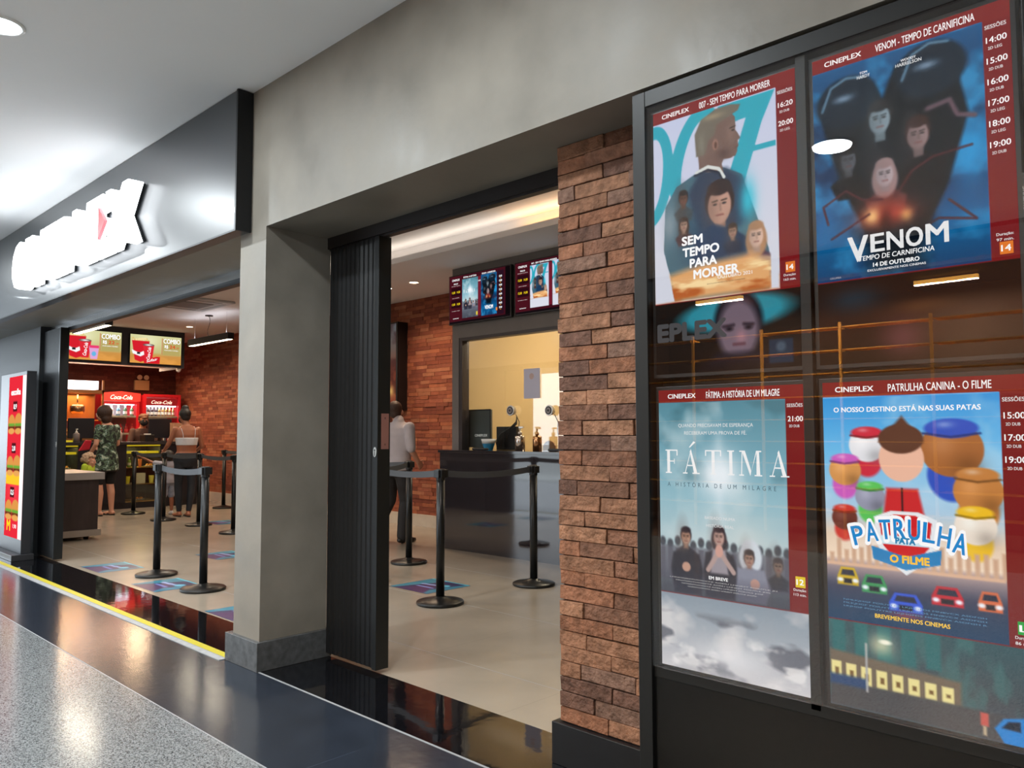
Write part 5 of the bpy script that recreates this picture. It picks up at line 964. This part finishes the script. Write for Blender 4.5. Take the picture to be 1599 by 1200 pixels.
# ------------------------------------------------------------------ people
skin_l = mat('skin_light', (206, 152, 128), .55); skin_b = mat('skin_brown', (158, 100, 74), .5); skin_m = mat('skin_tan', (190, 124, 92), .55)
hair_d = mat('hair_dark', (30, 24, 22), .6, noise=.3, nscale=60); hair_br = mat('hair_brown', (58, 38, 30), .6, noise=.3, nscale=60); eye_w = mat('eye_white', (230, 226, 220), .3); eye_d = mat('eye_dark', (30, 22, 20), .2); lips = mat('lips', (170, 92, 84), .5)
V3 = lambda *a: Vector(a)
class Fig:
    """one standing figure, built at the origin facing +y, H metres tall; P holds the joints"""
    def __init__(s, label, loc, rz, H, skin, fem=False, child=False, **pose):
        s.t = thing('person', label, 'person'); s.loc, s.rz, s.H, s.skin, s.fem = loc, rz, H, skin, fem; k = H
        hw = .052*k; sw = (.102 if fem else .115)*k; s.hs = 1.5 if child else 1.0
        s.P = dict(pel=V3(0, 0, .53*k), nb=V3(0, 0, .83*k), hd=V3(0, .012*k, (.925-(.02 if child else 0))*k), shL=V3(-sw, 0, .80*k), shR=V3(sw, 0, .80*k), elL=V3(-sw-.03*k, -.01*k, .635*k), elR=V3(sw+.03*k, -.01*k, .635*k), wrL=V3(-sw-.03*k, .03*k, .49*k), wrR=V3(sw+.03*k, .03*k, .49*k),
                   hiL=V3(-hw, 0, .50*k), hiR=V3(hw, 0, .50*k), knL=V3(-hw-.005*k, .01*k, .28*k), knR=V3(hw+.005*k, .01*k, .28*k), anL=V3(-hw-.008*k, -.01*k, .045*k), anR=V3(hw+.008*k, -.01*k, .045*k))
        for a, b_ in pose.items(): s.P[a] = V3(*b_)*k
        s.rings = [(.465, .072, .055), (.50, .094, .066), (.54, .100 if fem else .092, .070), (.60, .076 if fem else .084, .056), (.68, .082 if fem else .094, .062), (.75, .094 if fem else .106, .064), (.795, .092 if fem else .104, .052), (.82, .062, .042), (.84, .036, .036)]
        s.lean = s.P['nb']-V3(0, 0, .83*k)
    def torso(s, m_, z0, z1, inf=0, flare=0):
        k = s.H; R_ = s.rings; zs = sorted(set([z0]+[r[0] for r in R_ if z0 < r[0] < z1]+[z1])); n = 28; V = []
        for z in zs:
            rx = np.interp(z, [r[0] for r in R_], [r[1] for r in R_])*k+inf; ry = np.interp(z, [r[0] for r in R_], [r[2] for r in R_])*k+inf
            if z < .54 and flare: rx = np.interp(.54, [r[0] for r in R_], [r[1] for r in R_])*k+inf+flare*(.54-z); ry = .07*k+inf+flare*(.54-z)
            t_ = max(0, (z-.53)/.30); o_ = s.lean*t_
            for i in range(n): a = 2*PI*i/n; V.append((o_.x+rx*math.cos(a), o_.y+ry*math.sin(a), z*k))
        N = len(zs); fs = [(a*n+i, a*n+(i+1) % n, (a+1)*n+(i+1) % n, (a+1)*n+i) for a in range(N-1) for i in range(n)]+[tuple(reversed(range(n))), tuple((N-1)*n+i for i in range(n))]
        m_.add(V, fs, 0, None, True); return m_
    def arm(s, m_, S, inf=0, t1=2.0):
        """t1: 0..1 along the upper arm, 1..2 along the forearm"""
        k = s.H; P = s.P; a, b_, c = P['sh'+S], P['el'+S], P['wr'+S]; f_ = .88 if s.fem else 1
        q = a.lerp(b_, min(1, t1)); m_.limb(a, .031*k*f_+inf, q, (.031-.007*min(1, t1))*k*f_+inf)
        if t1 > 1: m_.limb(b_, .0235*k*f_+inf, b_.lerp(c, t1-1), (.0235-.0075*(t1-1))*k*f_+inf)
    def leg(s, m_, S, inf=0, t1=2.0, end=None):
        k = s.H; P = s.P; a, b_, c = P['hi'+S], P['kn'+S], P['an'+S]; q = a.lerp(b_, min(1, t1)); m_.limb(a, .050*k+inf, q, (.050-.018*min(1, t1))*k+inf)
        if t1 > 1:
            m2 = b_.lerp(c, .32)+V3(0, -.008*k, 0); m_.limb(b_, .032*k+inf, m2, .032*k+inf); m_.limb(m2, .032*k+inf, m2.lerp(c, t1-1), (end or .020*k)+inf)
    def hand(s, m_, S, curl=.5):
        k = s.H; w_r, el = s.P['wr'+S], s.P['el'+S]; d = (w_r-el).normalized(); side = V3(1 if S == 'R' else -1, 0, 0); fwd = V3(0, 1, 0)
        fwd = (fwd-d*fwd.dot(d)).normalized(); nrm = d.cross(fwd).normalized(); L_ = .055*k; q = .0054*k+.0008
        for j in range(4):
            a = w_r+d*.012*k+fwd*(j-1.5)*.009*k; b_ = w_r+d*L_+fwd*(j-1.5)*.0125*k; m_.limb(a, q*1.5, b_, q*1.25, 8)
            ln = (.036, .043, .041, .032)[3-j]*k; i1 = b_+(d*(1-curl*.3)+(-nrm if S == 'R' else nrm)*curl*.4).normalized()*ln*.5; i2 = i1+(d*(1-curl)+(-nrm if S == 'R' else nrm)*curl*1.0).normalized()*ln*.5; m_.limb(b_, q*1.1, i1, q, 8); m_.limb(i1, q, i2, q*.85, 8)
        a = w_r+d*.02*k+fwd*.014*k; b_ = a+(d*.6+fwd*.8).normalized()*.03*k; m_.limb(a, q*1.3, b_, q*1.15, 8); m_.limb(b_, q*1.1, b_+(d*.9+fwd*.3).normalized()*.022*k, q*.9, 8)
    def head(s, m_, turn=0, tilt=0):
        k = s.H*s.hs; hd = s.P['hd']; R_ = Matrix.Rotation(turn, 3, 'Z') @ Matrix.Rotation(tilt, 3, 'Y'); s.hR = R_; s.hk = k; T = lambda *v: hd+R_ @ (V3(*v)*k)
        m_.ball(T(0, -.006, .012), .054*k, 20, 0, (.84, 1.05, 1.0), R_); m_.ball(T(0, .008, -.024), .042*k, 18, 0, (.86, 1.0, 1.12), R_); m_.ball(T(0, .026, -.052), .019*k, 12, 0, (1.1, .9, .8), R_)
        m_.limb(T(0, .050, .004), .006*k, T(0, .058, -.018), .008*k, 8); m_.ball(T(0, .045, .008), .012*k, 10, 0, (3.0, .6, .5), R_)
        for e in (-1, 1): m_.ball(T(e*.048, -.002, -.012), .013*k, 10, 0, (.45, .8, 1.3), R_); m_.ball(T(e*.024, .040, -.02), .014*k, 10, 0, (1, .7, .8), R_)
        m_.limb(s.P['nb']+V3(0, 0, -.01*s.H), .034*s.H, T(0, -.012, -.035), .031*s.H)
        return T
    def feet(s, m_, inf=0, sole=0):
        k = s.H
        for S in 'LR':
            a = s.P['an'+S]; dr = s.__dict__.get('toe'+S, V3((-.12 if S == 'L' else .12), 1, 0)).normalized(); z = .018*k+inf*.5
            for t_, r in ((-.022, .020), (.02, .021), (.055, .022), (.09, .020), (.108, .015)): c = a+dr*t_*k; m_.ball((c.x, c.y, a.z-.045*k+z-(.004*k if t_ > .08 else 0)+ (.006*k if t_ < .03 else 0)), r*k+inf, 12, 0, (1, 1, .8))
            m_.limb(a, .021*k+inf, V3(a.x, a.y, a.z-.02*k), .022*k+inf)
    def face(s, T, smile=True):
        k = s.hk
        for e in (-1, 1):
            w = MB().ball(T(e*.020, .0475, .0), .0065*k, 10, 0, (1.4, .6, .8)); w.ball(T(e*.020, .0515, .0), .0034*k, 8, 1); w.build('eye', [eye_w, eye_d], s.body)
        MB().ball(T(0, .052, -.040), .0055*k, 10, 0, (2.6, .7, .7)).build('mouth', lips, s.body)
    def done(s):
        s.t.location = s.loc; s.t.rotation_euler = (0, 0, s.rz); return s
    def mkbody(s, parts='all', turn=0, tilt=0, vox=.0085, curl=.5, legs=2.0):
        m_ = MB(); s.torso(m_, .465, .84); T = s.head(m_, turn, tilt)
        for S in 'LR': s.arm(m_, S); s.hand(m_, S, curl); s.leg(m_, S)
        s.feet(m_); s.body = m_.build('body', s.skin, s.t, remesh=vox, smooth_it=4); return T
    def cloth(s, name, fn, m, vox=.011, sm=4):
        m_ = MB(); fn(m_); return m_.build(name, m, s.t, remesh=vox, smooth_it=sm)

# man in a pale shirt walking into the ticket hall, seen from behind
f = Fig('man seen from behind in a pale shirt and dark trousers by the brick wall', (-7.43, 5.72, 0), .22, 1.66, skin_l, nb=(-.01, .03, .83), hd=(-.05, .05, .915), elR=(.148, -.02, .645), wrR=(.135, .07, .565), elL=(-.16, -.01, .645), wrL=(-.15, .10, .55),
        hiL=(-.055, 0, .50), knL=(-.085, .04, .29), anL=(-.14, -.05, .055), hiR=(.055, 0, .5), knR=(.06, .03, .28), anR=(.075, -.02, .045))
f.rings = [(a, b_*1.13 if a > .55 else b_*1.04, c*1.1) for a, b_, c in f.rings]
T = f.mkbody(turn=.5, tilt=-.12); k = f.hk
f.cloth('shirt', lambda m_: (f.torso(m_, .50, .835, .028, .12), [f.arm(m_, S, .014, .95) for S in 'LR'], m_.limb(V3(0, .02, .83)*f.H, .046*f.H, V3(-.005, .03, .85)*f.H, .038*f.H)), mat('shirt_pale', (178, 170, 174), .8, noise=.05, nscale=12, bump=.25, bscale=14))
f.cloth('trousers', lambda m_: (f.torso(m_, .455, .545, .012), [f.leg(m_, S, .017, 1.98, .030*f.H) for S in 'LR']), mat('trousers_dark', (34, 32, 34), .8, bump=.2, bscale=16))
f.cloth('hem_band', lambda m_: f.torso(m_, .495, .525, .021), mat('belt_grey', (74, 72, 76), .7))
f.cloth('hair', lambda m_: (m_.ball(T(0, -.016, .022), .057*k, 18, 0, (.9, 1.02, .95), f.hR), m_.ball(T(0, -.03, -.015), .045*k, 16, 0, (.95, .8, .9), f.hR)), hair_br, .009, 3)
f.cloth('shoes', lambda m_: f.feet(m_, .007), mat('shoe_black', (24, 22, 22), .35), .008, 2)
f.face(T); f.cloth('face_mask', lambda m_: (m_.ball(T(0, .034, -.036), .034*k, 14, 0, (1.05, .9, .95), f.hR), m_.limb(T(.03, .03, -.02), .003*k, T(.052, -.004, 0), .003*k), m_.limb(T(-.03, .03, -.02), .003*k, T(-.052, -.004, 0), .003*k)), mat('mask_black', (26, 24, 28), .8), .006, 2); f.done()

# woman in camouflage at the counter
camo = mat('camouflage', (70, 92, 80), .8, noise=.85, nscale=9, detail=2)
def camo_nodes(m):
    nt = m.node_tree; L = nt.links.new; b = nt.nodes['Principled BSDF']; tc = nd(nt, 'ShaderNodeTexCoord'); n = nd(nt, 'ShaderNodeTexNoise'); n.inputs['Scale'].default_value = 13; n.inputs['Detail'].default_value = 2.5; n.inputs['Distortion'].default_value = .8; L(tc.outputs['Object'], n.inputs['Vector'])
    r = nd(nt, 'ShaderNodeValToRGB'); r.color_ramp.interpolation = 'CONSTANT'; e = r.color_ramp.elements; e[0].position = 0; e[0].color = lin((28, 36, 34))+(1,); e[1].position = .46; e[1].color = lin((84, 106, 84))+(1,)
    for p_, c in ((.53, (34, 44, 40)), (.58, (120, 150, 138)), (.64, (176, 190, 176))): q = e.new(p_); q.color = lin(c)+(1,)
    L(n.outputs['Fac'], r.inputs[0]); L(r.outputs[0], b.inputs['Base Color'])
camo_nodes(camo)
f = Fig('woman with brown hair in a camouflage top standing at the snack counter', (-13.15, 4.50, 0), PI/2+.45, 1.70, skin_l, fem=True, hd=(-.03, .03, .925), elL=(-.135, -.01, .65), wrL=(-.125, .08, .545), elR=(.15, .03, .65), wrR=(.12, .14, .62), anL=(-.05, .02, .045), knL=(-.05, .03, .28))
T = f.mkbody(turn=.25, tilt=-.05); k = f.hk
f.cloth('camouflage_top', lambda m_: (f.torso(m_, .41, .825, .015, .10), [f.arm(m_, S, .010, .62) for S in 'LR']), camo)
f.cloth('shorts', lambda m_: (f.torso(m_, .40, .47, .012, .05), [f.leg(m_, S, .016, .85) for S in 'LR']), mat('shorts_black', (26, 26, 30), .85))
f.cloth('hair', lambda m_: (m_.ball(T(0, -.018, .016), .066*k, 18, 0, (.97, 1.0, 1.05), f.hR), m_.ball(T(0, -.036, -.038), .050*k, 16, 0, (1.05, .85, 1.1), f.hR)), hair_br, .009, 2)
f.cloth('flip_flops', lambda m_: [m_.limb(f.P['an'+S]+V3(0, -.03*f.H, -.045*f.H+.008), .020, f.P['an'+S]+V3(0, .105*f.H, -.045*f.H+.008), .022) for S in 'LR'], mat('sandal_dark', (40, 34, 34), .7), .008, 1)
f.face(T); f.done()
m_ = MB().prism([(0, 0), (.16, .02), (.19, .16), (.10, .17)], onX(-13.40, 4.16, 1.0), 0, .035); tagp(m_.build('red_pouch', mat('bag_red', (214, 40, 60), .5), bevel=.01), 'small red pouch held before the woman in the camouflage top', 'pouch')

# curly haired child behind the desk
f = Fig('curly-haired blond child in a lime green shirt behind the desk', (-12.6, 4.06, 0), -.75, .99, skin_l, child=True, hd=(.0, .015, .875))
T = f.mkbody(turn=0, vox=.007); k = f.hk
f.cloth('tee_shirt', lambda m_: (f.torso(m_, .48, .82, .012, .05), [f.arm(m_, S, .012, .7) for S in 'LR']), mat('lime_shirt', (176, 200, 50), .8), .009)
f.cloth('shorts', lambda m_: (f.torso(m_, .46, .52, .008), [f.leg(m_, S, .012, .8) for S in 'LR']), mat('kid_shorts_blue', (50, 60, 90), .8), .009); f.cloth('shoes', lambda m_: f.feet(m_, .005), white_pl, .007, 2)
rnd = random.Random(2); m_ = MB()
for i in range(130):
    a, b_ = rnd.uniform(0, 2*PI), rnd.uniform(-.35, 1); rr = math.sqrt(max(0, 1-b_*b_)); v = V3(rr*math.cos(a), rr*math.sin(a), b_)*1.08
    if v.y > .45 and v.z < .45: continue
    m_.ball(T(v.x*.054, -.008+v.y*.058, .014+v.z*.060), .013*k, 8)
m_.ball(T(0, -.014, .016), .056*k, 16, 0, (.9, .95, 1), f.hR); m_.build('curly_hair', mat('hair_blond', (176, 148, 122), .7, noise=.3, nscale=50), f.t, remesh=.006, smooth_it=1)
f.face(T); f.done()

# woman in white crop top and black leggings
f = Fig('woman with tied up dark hair in a white strappy crop top and black leggings', (-12.1, 5.29, 0), PI/2-.1, 1.66, skin_b, fem=True, hd=(-.015, .035, .925), elL=(-.155, .03, .66), wrL=(-.165, .12, .60), elR=(.14, .0, .645), wrR=(.13, .12, .60), hiL=(-.055, 0, .5), knL=(-.06, .02, .28), anL=(-.045, .03, .045), knR=(.05, -.01, .28), anR=(.02, -.03, .045))
f.rings = [(a, b_*1.15, c*1.12) if a < .56 else (a, b_*1.12, c*1.05) for a, b_, c in f.rings]
T = f.mkbody(turn=.2, tilt=.03); k = f.hk; wt = mat('crop_white', (214, 218, 226), .7, bump=.2, bscale=30)
f.cloth('crop_top', lambda m_: f.torso(m_, .655, .725, .008), wt, .008)
f.cloth('straps', lambda m_: [m_.tube([V3(e*.048, -.066, .70)*f.H, V3(e*.055, -.064, .76)*f.H, V3(e*.062, -.045, .80)*f.H, V3(e*.064, 0, .828)*f.H, V3(e*.055, .05, .79)*f.H], .005, 6) for e in (-1, 1)], wt, .004, 1)
f.cloth('leggings', lambda m_: (f.torso(m_, .455, .585, .007), [f.leg(m_, S, .007, 1.9) for S in 'LR']), mat('leggings_black', (30, 36, 46), .7))
f.cloth('hair', lambda m_: (m_.ball(T(0, -.010, .020), .0585*k, 18, 0, (.9, 1.02, .98), f.hR), m_.ball(T(0, -.03, -.012), .042*k, 14, 0, (1, .85, .9), f.hR), m_.ball(T(0, -.01, .078), .03*k, 14, 0, (1.1, 1.1, .8), f.hR)), hair_d, .009, 2)
f.cloth('flip_flops', lambda m_: [m_.limb(f.P['an'+S]+V3(0, -.03*f.H, -.045*f.H+.008), .020, f.P['an'+S]+V3(0, .105*f.H, -.045*f.H+.008), .022) for S in 'LR'], mat('sandal_dark', (40, 34, 34), .7), .008, 1)
f.face(T); f.cloth('face_mask', lambda m_: (m_.ball(T(0, .034, -.036), .034*k, 14, 0, (1.05, .9, .95), f.hR), m_.limb(T(-.03, .03, -.02), .003*k, T(-.052, -.004, 0), .003*k)), mat('mask_black', (26, 24, 28), .8), .006, 2); f.done()

# child beside her reaching towards the case
f = Fig('small child in pale shorts and white shoes reaching an arm to the food case', (-12.58, 5.22, 0), PI/2, 1.02, skin_b, child=True, hd=(0, .015, .875), elL=(-.20, .10, .80), wrL=(-.31, .2, .87), shL=(-.12, 0, .78))
T = f.mkbody(turn=.1, vox=.007, curl=.2); k = f.hk
f.cloth('tee_shirt', lambda m_: (f.torso(m_, .48, .82, .012, .05), [f.arm(m_, S, .012, .7) for S in 'LR']), mat('kid_tee_grey', (170, 170, 184), .8), .009)
f.cloth('shorts', lambda m_: (f.torso(m_, .45, .52, .012), [f.leg(m_, S, .020, .9) for S in 'LR']), mat('kid_shorts_pale', (150, 160, 182), .8, noise=.25, nscale=18), .009); f.cloth('shoes', lambda m_: f.feet(m_, .006), mat('kid_shoe', (200, 200, 204), .6), .007, 2)
f.cloth('hair', lambda m_: (m_.ball(T(0, -.012, .016), .060*k, 18, 0, (.9, 1.0, 1.0), f.hR)), hair_d, .008, 2); f.face(T); f.done()

# cashier behind the counter
f = Fig('cashier in a dark brown shirt, cap and black face mask behind the snack counter', (-15.08, 5.76, 0), -PI/2, 1.64, skin_m, fem=True, hd=(0, .03, .925), elL=(-.14, .05, .655), wrL=(-.05, .17, .665), elR=(.15, .04, .66), wrR=(.08, .17, .665))
T = f.mkbody(turn=-.15, tilt=0); k = f.hk
f.cloth('shirt', lambda m_: (f.torso(m_, .48, .832, .016, .05), [f.arm(m_, S, .015, .8) for S in 'LR']), mat('cashier_brown', (70, 44, 36), .8, bump=.2, bscale=14))
f.cloth('trousers', lambda m_: (f.torso(m_, .455, .545, .01), [f.leg(m_, S, .014, 1.98, .03*f.H) for S in 'LR']), mat('trousers_dark', (34, 32, 34)))
f.cloth('hair', lambda m_: (m_.ball(T(0, -.018, .010), .058*k, 18, 0, (.92, .98, 1.0), f.hR)), hair_br, .009, 2)
f.cloth('cap', lambda m_: (m_.ball(T(0, -.004, .040), .056*k, 18, 0, (.95, 1.08, .62), f.hR), m_.ball(T(0, .055, .028), .03*k, 14, 0, (1.2, 1.2, .16), f.hR)), mat('cap_brown', (110, 70, 50), .8), .007, 2)
f.cloth('face_mask', lambda m_: m_.ball(T(0, .030, -.028), .040*k, 14, 0, (1.08, .9, .95), f.hR), mat('mask_black', (26, 24, 28), .8), .006, 2)
f.cloth('shoes', lambda m_: f.feet(m_, .006), mat('shoe_black', (24, 22, 22)), .008, 2); f.face(T); f.done()
